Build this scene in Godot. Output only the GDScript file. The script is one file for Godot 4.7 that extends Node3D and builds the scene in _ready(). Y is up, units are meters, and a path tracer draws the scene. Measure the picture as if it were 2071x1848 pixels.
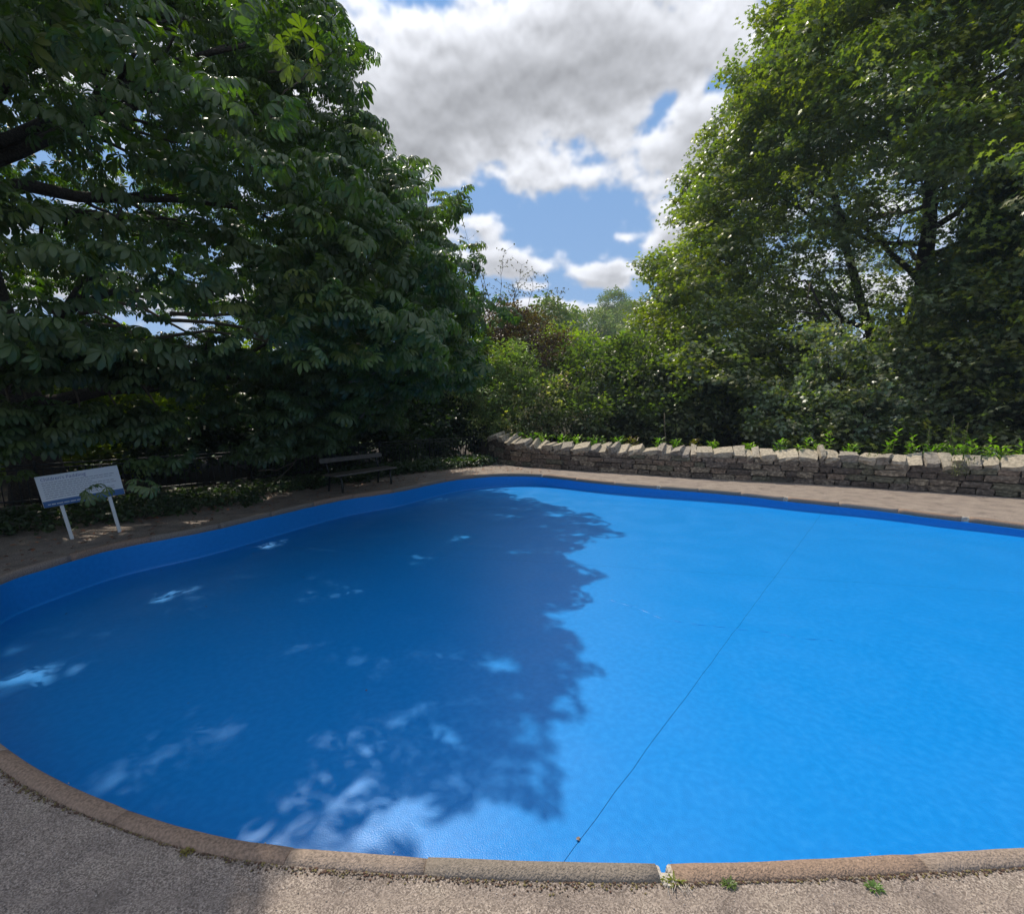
extends Node3D
# A blue paddling pool in a park: shaded from the left by a horse chestnut, a low stone wall and a sycamore behind it.
# Coordinates are metres: x to the right, y up, -z ahead. v(lat, up, ahead) makes a point.

const SUN_AZ := -33.0
const SUN_EL := 54.0
var rng := RandomNumberGenerator.new()
var sun_dir := Vector3.ZERO          # towards the sun
var M := {}                          # materials by name
var rim: PackedVector2Array = []     # pool edge, (lat, ahead), clockwise seen from above
var rim_n: PackedVector2Array = []   # outward normals of it
var outer: PackedVector2Array = []   # outer edge of the path, one point per rim point
var wall_line := [[-0.9, 17.75], [0.0, 16.6], [1.0, 15.9], [2.47, 15.0], [3.8, 14.3], [4.95, 13.6], [6.1, 13.1], [7.2, 12.65], [8.25, 12.15], [9.0, 11.65], [9.8, 11.2], [10.5, 10.75], [11.2, 10.25], [13.0, 9.0], [15.0, 7.5]]
var fence_line := [[-1.2, 17.7], [-2.95, 16.0], [-5.3, 13.3], [-6.7, 11.4], [-8.8, 9.0], [-11.0, 6.5], [-13.5, 3.5]]
var wall_pts: PackedVector2Array = []
var fence_pts: PackedVector2Array = []


func v(lat: float, up: float, ahead: float) -> Vector3:
	return Vector3(lat, up, -ahead)


func rf(a: float, b: float) -> float:
	return rng.randf_range(a, b)


func rdir() -> Vector3:
	var z := rf(-1, 1)
	var t := rf(0, TAU)
	var s := sqrt(1.0 - z * z)
	return Vector3(s * cos(t), z, s * sin(t))


# ------------------------------------------------------------------ scene tree helpers
func add(called: String, mesh: Mesh, mat: Material, parent: Node = self) -> MeshInstance3D:
	var o := MeshInstance3D.new()
	o.name = called
	o.mesh = mesh
	if mat:
		o.material_override = mat
	parent.add_child(o, true)
	return o


func tag(o: Node, label: String, category: String, group := "") -> Node:
	o.set_meta("label", label)
	o.set_meta("category", category)
	if group:
		o.set_meta("group", group)
	return o


func struct(o: Node) -> Node:
	o.set_meta("kind", "structure")
	return o


func stuff(o: Node) -> Node:
	o.set_meta("kind", "stuff")
	return o


var taken := {}
func thing(called: String, label: String, category: String, at: Vector3, group := "") -> Node3D:
	var o := Node3D.new()
	var n: int = taken.get(called, 0)
	taken[called] = n + 1
	o.name = called if n == 0 else "%s_%03d" % [called, n]
	add_child(o, true)
	o.position = at
	tag(o, label, category, group)
	return o


func scatter(called: String, mesh: Mesh, mat: Material, xf: Array, cols: PackedColorArray, parent: Node) -> MultiMeshInstance3D:
	var mm := MultiMesh.new()
	mm.transform_format = MultiMesh.TRANSFORM_3D
	mm.use_colors = cols.size() > 0
	mm.mesh = mesh
	mm.instance_count = xf.size()
	for i in xf.size():
		mm.set_instance_transform(i, xf[i])
		if cols.size():
			mm.set_instance_color(i, cols[i])
	var o := MultiMeshInstance3D.new()
	o.name = called
	o.multimesh = mm
	o.material_override = mat
	parent.add_child(o, true)
	stuff(o)
	return o


# ------------------------------------------------------------------ mesh helpers
func begin(smooth := true) -> SurfaceTool:
	var st := SurfaceTool.new()
	st.begin(Mesh.PRIMITIVE_TRIANGLES)
	st.set_smooth_group(0 if smooth else -1)
	return st


func finish(st: SurfaceTool) -> ArrayMesh:
	st.generate_normals()
	return st.commit()


func quad(st: SurfaceTool, a: Vector3, b: Vector3, c: Vector3, d: Vector3) -> void:
	for p in [a, b, c, a, c, d]:
		st.add_vertex(p)


func tri(st: SurfaceTool, a: Vector3, b: Vector3, c: Vector3) -> void:
	st.add_vertex(a)
	st.add_vertex(b)
	st.add_vertex(c)


func tube(st: SurfaceTool, pts: Array, radii: Array, sides := 7, lump := 0.0) -> void:
	var rings := []
	var side := Vector3.ZERO
	for i in pts.size():
		var t: Vector3 = (pts[mini(i + 1, pts.size() - 1)] - pts[maxi(i - 1, 0)]).normalized()
		if side == Vector3.ZERO:
			side = t.cross(Vector3(0.31, 0.2, 0.93)).normalized()
		side = (side - t * side.dot(t)).normalized()
		var other := t.cross(side)
		var ring := []
		for k in sides:
			var a := TAU * k / sides
			var r: float = radii[i] * (1.0 + lump * sin(a * 3.0 + i * 1.7) + lump * 0.6 * sin(a * 5.0 - i * 2.3))
			ring.append(pts[i] + (side * cos(a) + other * sin(a)) * r)
		rings.append(ring)
	for i in pts.size() - 1:
		for k in sides:
			var l := (k + 1) % sides
			quad(st, rings[i][k], rings[i][l], rings[i + 1][l], rings[i + 1][k])
	for k in range(1, sides - 1):
		tri(st, rings[-1][0], rings[-1][k], rings[-1][k + 1])
		tri(st, rings[0][0], rings[0][k + 1], rings[0][k])


func bent(a: Vector3, b: Vector3, n: int, sag: Vector3, wobble := 0.0) -> Array:
	var pts := []
	for i in n + 1:
		var t := float(i) / n
		var p := a.lerp(b, t) + sag * 4.0 * t * (1.0 - t)
		if i > 0 and i < n:
			p += rdir() * wobble
		pts.append(p)
	return pts


func taper(a: float, b: float, n: int) -> Array:
	var r := []
	for i in n + 1:
		r.append(lerpf(a, b, pow(float(i) / n, 0.8)))
	return r


func bevel_box(st: SurfaceTool, c: Vector3, size: Vector3, b := 0.004, basis := Basis()) -> void:
	# a box whose twelve edges are chamfered
	var h := size / 2.0
	var p := func(x: float, y: float, z: float) -> Vector3: return c + basis * Vector3(x, y, z)
	for ax in 3:
		for s in [-1.0, 1.0]:
			var u := (ax + 1) % 3
			var w := (ax + 2) % 3
			var q := []
			for k in [[-1, -1], [1, -1], [1, 1], [-1, 1]]:
				var o := Vector3.ZERO
				o[ax] = s * h[ax]
				o[u] = k[0] * (h[u] - b)
				o[w] = k[1] * (h[w] - b)
				q.append(p.call(o.x, o.y, o.z))
			if s > 0:
				quad(st, q[0], q[3], q[2], q[1])
			else:
				quad(st, q[0], q[1], q[2], q[3])
		for s in [-1.0, 1.0]:
			for t in [-1.0, 1.0]:
				var u := (ax + 1) % 3
				var w := (ax + 2) % 3
				var q := []
				for k in [[-1, 0], [1, 0], [1, 1], [-1, 1]]:
					var o := Vector3.ZERO
					o[ax] = k[0] * (h[ax] - b)
					o[u] = s * (h[u] if k[1] == 0 else h[u] - b)
					o[w] = t * (h[w] - b if k[1] == 0 else h[w])
					q.append(p.call(o.x, o.y, o.z))
				if s * t > 0:
					quad(st, q[0], q[3], q[2], q[1])
				else:
					quad(st, q[0], q[1], q[2], q[3])
	for sx in [-1.0, 1.0]:
		for sy in [-1.0, 1.0]:
			for sz in [-1.0, 1.0]:
				var a: Vector3 = p.call(sx * h.x, sy * (h.y - b), sz * (h.z - b))
				var d: Vector3 = p.call(sx * (h.x - b), sy * h.y, sz * (h.z - b))
				var e: Vector3 = p.call(sx * (h.x - b), sy * (h.y - b), sz * h.z)
				if sx * sy * sz > 0:
					tri(st, a, e, d)
				else:
					tri(st, a, d, e)


func rock(seed_: int, rough := 0.09, square := 0.75) -> ArrayMesh:
	# a hewn stone in a unit box: 48 triangles, edges knocked off
	var nz := FastNoiseLite.new()
	nz.seed = seed_
	nz.frequency = 0.9
	var st := begin(false)
	var at := func(q: Vector3) -> Vector3:
		var ball := q.normalized() * 0.62
		var o := ball.lerp(q * 0.5, square)
		return o + Vector3(nz.get_noise_3dv(q * 2.0 + Vector3(9, 0, 0)), nz.get_noise_3dv(q * 2.0 + Vector3(0, 9, 0)), nz.get_noise_3dv(q * 2.0 + Vector3(0, 0, 9))) * rough * 2.0
	for ax in 3:
		for s in [-1.0, 1.0]:
			for i in 2:
				for j in 2:
					var q := []
					for k in [[0, 0], [1, 0], [1, 1], [0, 1]]:
						var o := Vector3.ZERO
						o[ax] = s
						o[(ax + 1) % 3] = float(i + k[0]) - 1.0
						o[(ax + 2) % 3] = float(j + k[1]) - 1.0
						q.append(at.call(o))
					if s > 0:
						quad(st, q[0], q[3], q[2], q[1])
					else:
						quad(st, q[0], q[1], q[2], q[3])
	return finish(st)


func smooth_line(pts: Array, step: float) -> PackedVector2Array:
	# Catmull-Rom through the points, then even steps
	var dense: PackedVector2Array = []
	for i in pts.size() - 1:
		var p0 := Vector2(pts[maxi(i - 1, 0)][0], pts[maxi(i - 1, 0)][1])
		var p1 := Vector2(pts[i][0], pts[i][1])
		var p2 := Vector2(pts[i + 1][0], pts[i + 1][1])
		var p3 := Vector2(pts[mini(i + 2, pts.size() - 1)][0], pts[mini(i + 2, pts.size() - 1)][1])
		for k in 12:
			dense.append(p1.cubic_interpolate(p2, p0, p3, k / 12.0))
	dense.append(Vector2(pts[-1][0], pts[-1][1]))
	return even(dense, step)


func even(line: PackedVector2Array, step: float) -> PackedVector2Array:
	var r: PackedVector2Array = [line[0]]
	var left := step
	for i in line.size() - 1:
		var a := line[i]
		var b := line[i + 1]
		var d := a.distance_to(b)
		while d >= left:
			a = a.lerp(b, left / d)
			d -= left
			left = step
			r.append(a)
		left -= d
	return r


func along(line: PackedVector2Array, step: float, s: float) -> Array:   # [point, tangent] at arc length s of an even line
	var f := clampf(s / step, 0.0, line.size() - 1.001)
	var i := int(f)
	return [line[i].lerp(line[i + 1], f - i), (line[i + 1] - line[i]).normalized()]


# ------------------------------------------------------------------ materials
func noise_tex(kind: int, freq: float, seed_: int, ramp: Array, size := 512, octaves := 4, normal := 0.0, warp := false) -> NoiseTexture2D:
	var n := FastNoiseLite.new()
	n.noise_type = kind
	n.frequency = freq
	n.seed = seed_
	n.fractal_octaves = octaves
	if kind == FastNoiseLite.TYPE_CELLULAR:
		n.cellular_return_type = FastNoiseLite.RETURN_CELL_VALUE
		n.fractal_type = FastNoiseLite.FRACTAL_NONE if octaves < 2 else FastNoiseLite.FRACTAL_FBM
	if warp:
		n.domain_warp_enabled = true
		n.domain_warp_amplitude = 25.0
		n.domain_warp_frequency = freq * 1.5
	var t := NoiseTexture2D.new()
	t.noise = n
	t.width = size
	t.height = size
	t.seamless = true
	if normal > 0.0:
		t.as_normal_map = true
		t.bump_strength = normal
	elif ramp.size():
		var g := Gradient.new()
		var offs: PackedFloat32Array = []
		var cols: PackedColorArray = []
		for r in ramp:
			offs.append(r[0])
			cols.append(r[1])
		g.offsets = offs
		g.colors = cols
		t.color_ramp = g
	return t


func lin(r: float, g: float, b: float) -> Color:
	return Color(r, g, b).linear_to_srgb()


func ground_mat(color: Texture2D, scale: float, rough: float, bump: Texture2D, bump_amount: float) -> StandardMaterial3D:
	var m := StandardMaterial3D.new()
	m.albedo_texture = color
	m.uv1_triplanar = true
	m.uv1_world_triplanar = true
	m.uv1_scale = Vector3.ONE * scale
	m.roughness = rough
	if bump:
		m.normal_enabled = true
		m.normal_texture = bump
		m.normal_scale = bump_amount
	return m


func plain(c: Color, rough := 0.6, metal := 0.0) -> StandardMaterial3D:
	var m := StandardMaterial3D.new()
	m.albedo_color = c
	m.roughness = rough
	m.metallic = metal
	return m


func leaf_mat(rough: float, back: Color, spec := 0.5) -> StandardMaterial3D:
	var m := StandardMaterial3D.new()
	m.albedo_color = Color.WHITE
	m.vertex_color_use_as_albedo = true
	m.roughness = rough
	m.metallic_specular = spec
	m.cull_mode = BaseMaterial3D.CULL_DISABLED
	m.backlight_enabled = true
	m.backlight = back
	return m


func tinted(base: StandardMaterial3D, c: Color) -> StandardMaterial3D:
	# the same leaf in one colour, for pieces that stand alone; the colour lies in a texture so that the light passing through takes it too
	var m: StandardMaterial3D = base.duplicate()
	m.vertex_color_use_as_albedo = false
	var im := Image.create(4, 4, false, Image.FORMAT_RGB8)
	im.fill(c)
	m.albedo_texture = ImageTexture.create_from_image(im)
	return m


func materials() -> void:
	var S := FastNoiseLite.TYPE_SIMPLEX_SMOOTH
	var C := FastNoiseLite.TYPE_CELLULAR
	# painted pool concrete: one blue, brushed grain, gloss worn in patches
	var paint := ground_mat(noise_tex(S, 0.02, 3, [[0.0, lin(0.001, 0.185, 0.53)], [0.5, lin(0.002, 0.205, 0.58)], [1.0, lin(0.012, 0.235, 0.62)]], 2048, 8), 0.31, 1.0, noise_tex(S, 0.16, 4, [], 2048, 3, 3.0), 0.2)
	paint.roughness_texture = noise_tex(S, 0.008, 5, [[0.0, Color(0.31, 0.31, 0.31)], [0.45, Color(0.36, 0.36, 0.36)], [1.0, Color(0.44, 0.44, 0.44)]], 512, 5)
	paint.metallic_specular = 0.42
	M.paint = paint
	M.joint = plain(lin(0.01, 0.06, 0.16), 0.9)
	# tarmac with pale chippings
	var tar := ground_mat(noise_tex(C, 0.23, 7, [[0.0, lin(0.13, 0.105, 0.088)], [0.35, lin(0.24, 0.20, 0.17)], [0.62, lin(0.33, 0.28, 0.24)], [0.85, lin(0.41, 0.35, 0.30)], [1.0, lin(0.52, 0.45, 0.39)]], 1024, 1), 0.9, 0.85, noise_tex(C, 0.23, 7, [], 1024, 1, 5.0), 0.8)
	tar.detail_enabled = true
	tar.detail_blend_mode = BaseMaterial3D.BLEND_MODE_MUL
	tar.detail_albedo = noise_tex(S, 0.01, 8, [[0.0, Color(0.74, 0.72, 0.71)], [0.4, Color(0.92, 0.90, 0.89)], [0.7, Color(0.98, 0.96, 0.94)], [1.0, Color(1, 1, 0.98)]], 1024, 7)
	tar.detail_uv_layer = BaseMaterial3D.DETAIL_UV_2
	tar.uv2_triplanar = true
	tar.uv2_world_triplanar = true
	tar.uv2_scale = Vector3.ONE * 0.23
	M.tarmac = tar
	M.coping = ground_mat(noise_tex(S, 0.035, 11, [[0.0, lin(0.12, 0.095, 0.08)], [0.4, lin(0.24, 0.195, 0.16)], [0.6, lin(0.31, 0.25, 0.205)], [0.82, lin(0.36, 0.285, 0.24)], [1.0, lin(0.55, 0.49, 0.42)]], 1024, 6), 1.4, 0.9, noise_tex(S, 0.13, 12, [], 512, 4, 6.0), 0.9)
	for i in 3:
		var k: Array = [[1.0, 0.98, 0.96], [1.0, 0.93, 0.87], [0.90, 0.91, 0.90]][i]
		var cm: StandardMaterial3D = M.coping.duplicate()
		cm.albedo_color = Color(k[0], k[1], k[2])
		M["coping_%d" % i] = cm
	M.mortar = ground_mat(noise_tex(S, 0.03, 13, [[0.0, lin(0.34, 0.30, 0.25)], [1.0, lin(0.62, 0.57, 0.49)]], 256, 5), 2.0, 0.9, noise_tex(S, 0.1, 14, [], 256, 4, 6.0), 1.0)
	var sb := noise_tex(S, 0.05, 20, [], 512, 5, 6.0)
	var tones := [[0.160, 0.126, 0.096], [0.095, 0.074, 0.060], [0.215, 0.175, 0.130], [0.12, 0.112, 0.080], [0.185, 0.138, 0.104], [0.135, 0.108, 0.088]]
	for i in 6:
		var t: Array = tones[i]
		var ramp := [[0.0, lin(t[0] * 0.25, t[1] * 0.24, t[2] * 0.24)], [0.42, lin(t[0] * 0.7, t[1] * 0.7, t[2] * 0.7)], [0.66, lin(t[0] * 1.35, t[1] * 1.35, t[2] * 1.3)], [0.85, lin(t[0] * 2.4, t[1] * 2.5, t[2] * 2.5)]]
		M["stone_%d" % i] = ground_mat(noise_tex(S, 0.02, 21 + i, ramp, 512, 6), 1.1, 0.92, sb, 1.0)
	var caps := [[0.42, 0.36, 0.27], [0.32, 0.28, 0.23], [0.48, 0.41, 0.31]]
	for i in 3:
		var t: Array = caps[i]
		var ramp := [[0.0, lin(t[0] * 0.3, t[1] * 0.3, t[2] * 0.3)], [0.4, lin(t[0] * 0.75, t[1] * 0.75, t[2] * 0.75)], [0.6, lin(t[0], t[1], t[2])], [1.0, lin(t[0] * 1.4, t[1] * 1.4, t[2] * 1.4)]]
		M["cap_%d" % i] = ground_mat(noise_tex(S, 0.022, 31 + i, ramp, 512, 6), 1.1, 0.92, sb, 1.0)
	M.core = ground_mat(noise_tex(S, 0.03, 15, [[0.0, lin(0.06, 0.05, 0.04)], [1.0, lin(0.22, 0.19, 0.15)]], 256, 5), 1.5, 0.95, null, 0.0)
	M.soil = ground_mat(noise_tex(S, 0.03, 41, [[0.0, lin(0.018, 0.013, 0.009)], [0.5, lin(0.045, 0.033, 0.022)], [1.0, lin(0.10, 0.075, 0.05)]], 512, 6), 0.7, 0.95, noise_tex(S, 0.05, 42, [], 512, 5, 6.0), 1.0)
	M.grassland = ground_mat(noise_tex(S, 0.03, 43, [[0.0, lin(0.03, 0.05, 0.012)], [1.0, lin(0.08, 0.11, 0.03)]], 256, 5), 0.2, 0.95, null, 0.0)
	M.bark = ground_mat(noise_tex(S, 0.04, 51, [[0.0, lin(0.02, 0.016, 0.012)], [0.5, lin(0.06, 0.048, 0.036)], [1.0, lin(0.13, 0.11, 0.085)]], 512, 6), 0.9, 0.95, noise_tex(S, 0.06, 52, [], 512, 5, 8.0), 1.0)
	M.twig = plain(lin(0.16, 0.125, 0.085), 0.85)
	M.dark_twig = plain(lin(0.05, 0.04, 0.03), 0.85)
	M.iron = plain(lin(0.012, 0.014, 0.014), 0.45)
	M.bench_wood = ground_mat(noise_tex(S, 0.02, 61, [[0.0, lin(0.07, 0.055, 0.042)], [1.0, lin(0.17, 0.14, 0.11)]], 256, 5), 2.0, 0.8, null, 0.0)
	M.white = plain(lin(0.60, 0.61, 0.60), 0.45)
	M.sign_blue = plain(lin(0.03, 0.10, 0.24), 0.4)
	M.ink = plain(lin(0.05, 0.06, 0.09), 0.5)
	M.blue_ink = plain(lin(0.03, 0.06, 0.22), 0.5)
	M.leaf = leaf_mat(0.34, Color(0.82, 1.0, 0.18))
	M.sycamore_leaf = leaf_mat(0.32, Color(0.88, 1.0, 0.14))
	M.bush_leaf = leaf_mat(0.38, Color(0.82, 1.0, 0.2))
	M.laurel_leaf = leaf_mat(0.30, Color(0.85, 1.1, 0.14))
	M.dry_leaf = leaf_mat(0.8, Color(0.3, 0.2, 0.1))
	M.far_leaf = leaf_mat(0.6, Color(0.6, 0.75, 0.15), 0.3)


# ------------------------------------------------------------------ sky
func sky_image() -> ImageTexture:
	var w := 2048
	var h := 1024
	var n := FastNoiseLite.new()
	n.noise_type = FastNoiseLite.TYPE_SIMPLEX_SMOOTH
	n.frequency = 1.0
	n.fractal_octaves = 6
	n.fractal_gain = 0.52
	n.seed = 12
	var fine := FastNoiseLite.new()
	fine.noise_type = FastNoiseLite.TYPE_SIMPLEX_SMOOTH
	fine.frequency = 0.16
	fine.fractal_octaves = 6
	fine.fractal_gain = 0.6
	fine.seed = 31
	# clouds that can be told apart: [azimuth, elevation, half width, half height, weight]
	var blobs := [[0.0, 30.0, 17.0, 5.0, 1.15], [-12.0, 35.5, 9.0, 2.4, -0.55], [-10.0, 24.5, 9.0, 2.4, 0.6], [4.5, 22.6, 4.5, 1.6, 0.7], [19.0, 23.0, 7.0, 3.4, 0.75], [17.5, 17.9, 3.4, 1.5, 0.9], [15.5, 16.0, 2.6, 0.6, 0.8], [1.0, 27.0, 12.0, 3.0, 0.45],
		[-1.2, 15.2, 4.2, 1.0, 1.15], [9.6, 14.2, 3.7, 0.85, 1.1], [1.8, 13.0, 1.5, 0.35, 0.9], [6.0, 10.0, 60.0, 1.3, 1.0], [6.0, 12.1, 14.0, 0.55, -0.6], [3.9, 14.6, 1.0, 1.0, -0.5], [-3.5, 18.6, 2.0, 0.7, 0.35], [11.5, 17.0, 0.7, 0.35, 0.5],
		[8.0, 18.4, 6.5, 1.9, -0.9], [-4.5, 20.6, 4.5, 1.2, -0.9], [15.5, 26.9, 2.4, 1.3, -0.95], [22.5, 28.0, 3.0, 1.0, -1.2]]
	var sun := sun_dir
	var data := PackedFloat32Array()
	data.resize(w * h * 3)
	var glow_at := cos(deg_to_rad(75.0))
	for y in h:
		var el := (0.5 - (y + 0.5) / h) * PI
		var eld := rad_to_deg(el)
		for x in w:
			var k := (y * w + x) * 3
			if eld < -0.5:
				data[k] = 0.10
				data[k + 1] = 0.11
				data[k + 2] = 0.08
				continue
			var az := wrapf((x + 0.5) / w, -0.5, 0.5) * TAU   # the left edge of the picture lies ahead
			var azd := rad_to_deg(az)
			var d := Vector3(sin(az) * cos(el), sin(el), -cos(az) * cos(el))
			var c := cloud(n, fine, blobs, azd, eld)
			var c_up := cloud(n, fine, blobs, azd, eld + 0.8)
			var a := smoothstep(-0.10, 0.42, c.x)
			var thick := smoothstep(0.35, 1.30, c.y)
			var shade := lerpf(0.70, 0.37, thick) + clampf((c.x - c_up.x) * 0.45 * (1.0 - 0.6 * thick), -0.20, 0.17)
			var t := clampf(d.y, 0.0, 1.0)
			var blue := Vector3(0.34, 0.50, 0.72).lerp(Vector3(0.09, 0.23, 0.52), pow(t, 0.55))
			var cloud := Vector3(shade * 0.965, shade * 0.99, shade * 1.06)
			var col := blue.lerp(cloud, a)
			var cs := d.dot(sun)
			if cs > glow_at:
				var ang := rad_to_deg(acos(clampf(cs, -1.0, 1.0)))
				col *= 1.0 + 2.4 * exp(-pow(ang / 12.0, 2.0)) + 0.30 * exp(-pow(ang / 27.0, 2.0))
			data[k] = col.x
			data[k + 1] = col.y
			data[k + 2] = col.z
	return ImageTexture.create_from_image(Image.create_from_data(w, h, false, Image.FORMAT_RGBF, data.to_byte_array()))


func cloud(n: FastNoiseLite, fine: FastNoiseLite, blobs: Array, azd: float, eld: float) -> Vector2:
	# thickness of the cloud in a direction: a broken layer overhead, ragged heaps lower down
	var az := deg_to_rad(azd)
	var el := deg_to_rad(eld)
	var q := cos(el) / (maxf(sin(el), 0.0) + 0.14) * 1.25
	var f := fine.get_noise_2d(azd, eld * 1.7)
	var c := 0.02 + 0.24 * smoothstep(16.0, 30.0, eld) + n.get_noise_3d(sin(az) * q, -cos(az) * q, 3.0) * 0.95 * smoothstep(6.0, 26.0, eld) + f * 0.66
	if absf(azd) < 80.0 and eld < 50.0:
		var wa := azd + 3.0 * fine.get_noise_2d(azd * 0.35 + 300.0, eld * 0.6)
		var we := eld + 1.5 * fine.get_noise_2d(azd * 0.35, eld * 0.6 + 300.0)
		for b in blobs:
			var da: float = (wa - b[0]) / b[2]
			var de: float = (we - b[1]) / b[3]
			var e := da * da + de * de
			if e < 6.0:
				c += b[4] * exp(-e)
	return Vector2(c, c - 0.56 * f)


func camera_and_light() -> void:
	var cam := Camera3D.new()
	cam.name = "camera"
	cam.projection = Camera3D.PROJECTION_FRUSTUM
	cam.near = 0.05
	cam.far = 1500.0
	cam.size = 1.848 * cam.near
	cam.frustum_offset = Vector2(0.0, 0.096 * cam.near)
	cam.position = Vector3(0, 1.9, 0)
	cam.rotation = Vector3(-atan(0.195), 0, 0)
	add_child(cam)
	var az := deg_to_rad(SUN_AZ)
	var el := deg_to_rad(SUN_EL)
	sun_dir = Vector3(sin(az) * cos(el), sin(el), -cos(az) * cos(el))
	var e := Environment.new()
	e.background_mode = Environment.BG_SKY
	var pano := PanoramaSkyMaterial.new()
	pano.panorama = sky_image()
	e.sky = Sky.new()
	e.sky.sky_material = pano
	e.tonemap_mode = Environment.TONE_MAPPER_LINEAR
	e.tonemap_exposure = 1.22
	e.fog_enabled = true
	e.fog_density = 0.0007
	e.fog_light_color = Color(0.80, 0.87, 0.95)
	e.sdfgi_enabled = true
	e.ssao_enabled = true
	e.ssil_enabled = true
	var we := WorldEnvironment.new()
	we.name = "world"
	we.environment = e
	add_child(we)
	var sun := DirectionalLight3D.new()
	sun.name = "sun"
	sun.light_energy = 1.15
	sun.light_color = Color(1.0, 0.96, 0.89)
	sun.light_angular_distance = 0.53
	sun.shadow_enabled = true
	add_child(sun)
	sun.look_at_from_position(sun_dir * 100.0, Vector3.ZERO)


# ------------------------------------------------------------------ ground plan
func floor_y(lat: float) -> float:
	return -0.36 + (0.018 if lat > 0.0 else 0.022) * clampf(lat, -6.0, 9.0)


func plan() -> void:
	var ctl := [[-5.86, 5.38], [-5.80, 5.93], [-5.72, 6.6], [-5.45, 7.15], [-5.02, 7.66], [-4.22, 9.5], [-3.64, 10.67], [-2.77, 11.57], [-1.82, 13.3], [-1.2, 13.95], [-0.51, 14.33], [0.0, 14.43], [0.92, 14.2], [2.17, 13.07], [3.29, 12.27], [4.31, 11.69], [5.24, 11.1], [5.96, 10.38], [6.75, 9.79], [7.27, 9.31], [7.72, 8.71], [8.21, 8.3], [8.6, 7.75],
		[9.6, 6.4], [10.0, 5.2], [9.4, 4.0], [7.6, 2.95], [5.0, 2.2], [3.2, 1.93], [2.27, 1.86], [1.76, 1.83], [1.05, 1.79], [0.61, 1.78], [-0.2, 1.80], [-0.73, 1.84], [-1.27, 1.89], [-1.49, 1.95], [-1.92, 2.09], [-2.37, 2.26], [-2.77, 2.45], [-2.99, 2.57], [-3.9, 3.1], [-4.8, 3.85], [-5.45, 4.65]]
	var n := ctl.size()
	var dense: PackedVector2Array = []
	for i in n:
		var p := []
		for k in 4:
			p.append(Vector2(ctl[(i + k - 1 + n) % n][0], ctl[(i + k - 1 + n) % n][1]))
		for k in 10:
			dense.append(p[1].cubic_interpolate(p[2], p[0], p[3], k / 10.0))
	dense.append(dense[0])
	rim = even(dense, 0.1)
	var cnt := rim.size()
	for pass_ in 14:
		var r := rim.duplicate()
		for i in cnt:
			r[i] = rim[i] * 0.5 + (rim[(i + 1) % cnt] + rim[(i - 1 + cnt) % cnt]) * 0.25
		rim = r
	for i in cnt:
		var t := (rim[(i + 1) % cnt] - rim[(i - 1 + cnt) % cnt]).normalized()
		rim_n.append(Vector2(-t.y, t.x))
	wall_pts = smooth_line(wall_line, 0.05)
	fence_pts = smooth_line(fence_line, 0.05)
	var poly: PackedVector2Array = []
	for i in range(fence_pts.size() - 1, -1, -6):
		poly.append(fence_pts[i])
	for i in range(0, wall_pts.size(), 6):
		poly.append(wall_pts[i])
	poly.append_array([Vector2(15, 7.5), Vector2(15, -2), Vector2(9, -8), Vector2(0, -10), Vector2(-8, -8), Vector2(-14, -2)])
	var c := Vector2(1.0, 6.5)
	for i in cnt:
		var dir := (rim[i] - c).normalized()
		var best := c + dir * 20.0
		for k in poly.size():
			var hit = Geometry2D.segment_intersects_segment(c, c + dir * 40.0, poly[k], poly[(k + 1) % poly.size()])
			if hit != null:
				best = hit
		outer.append(best)


func terrain_y(s: float, dir: Vector2, wall_side: bool) -> float:
	# height of the land a distance s beyond the fence or wall
	var front := clampf(dir.y * 1.4, 0.0, 1.0)
	var y := -0.03
	if wall_side and s > 0.3:
		y = 0.62 * (1.0 - smoothstep(1.5, 9.0, s))
	y -= 6.0 * smoothstep(6.0, 50.0, s) * front
	y += 26.0 * smoothstep(70.0, 230.0, s) * front
	return y


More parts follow.
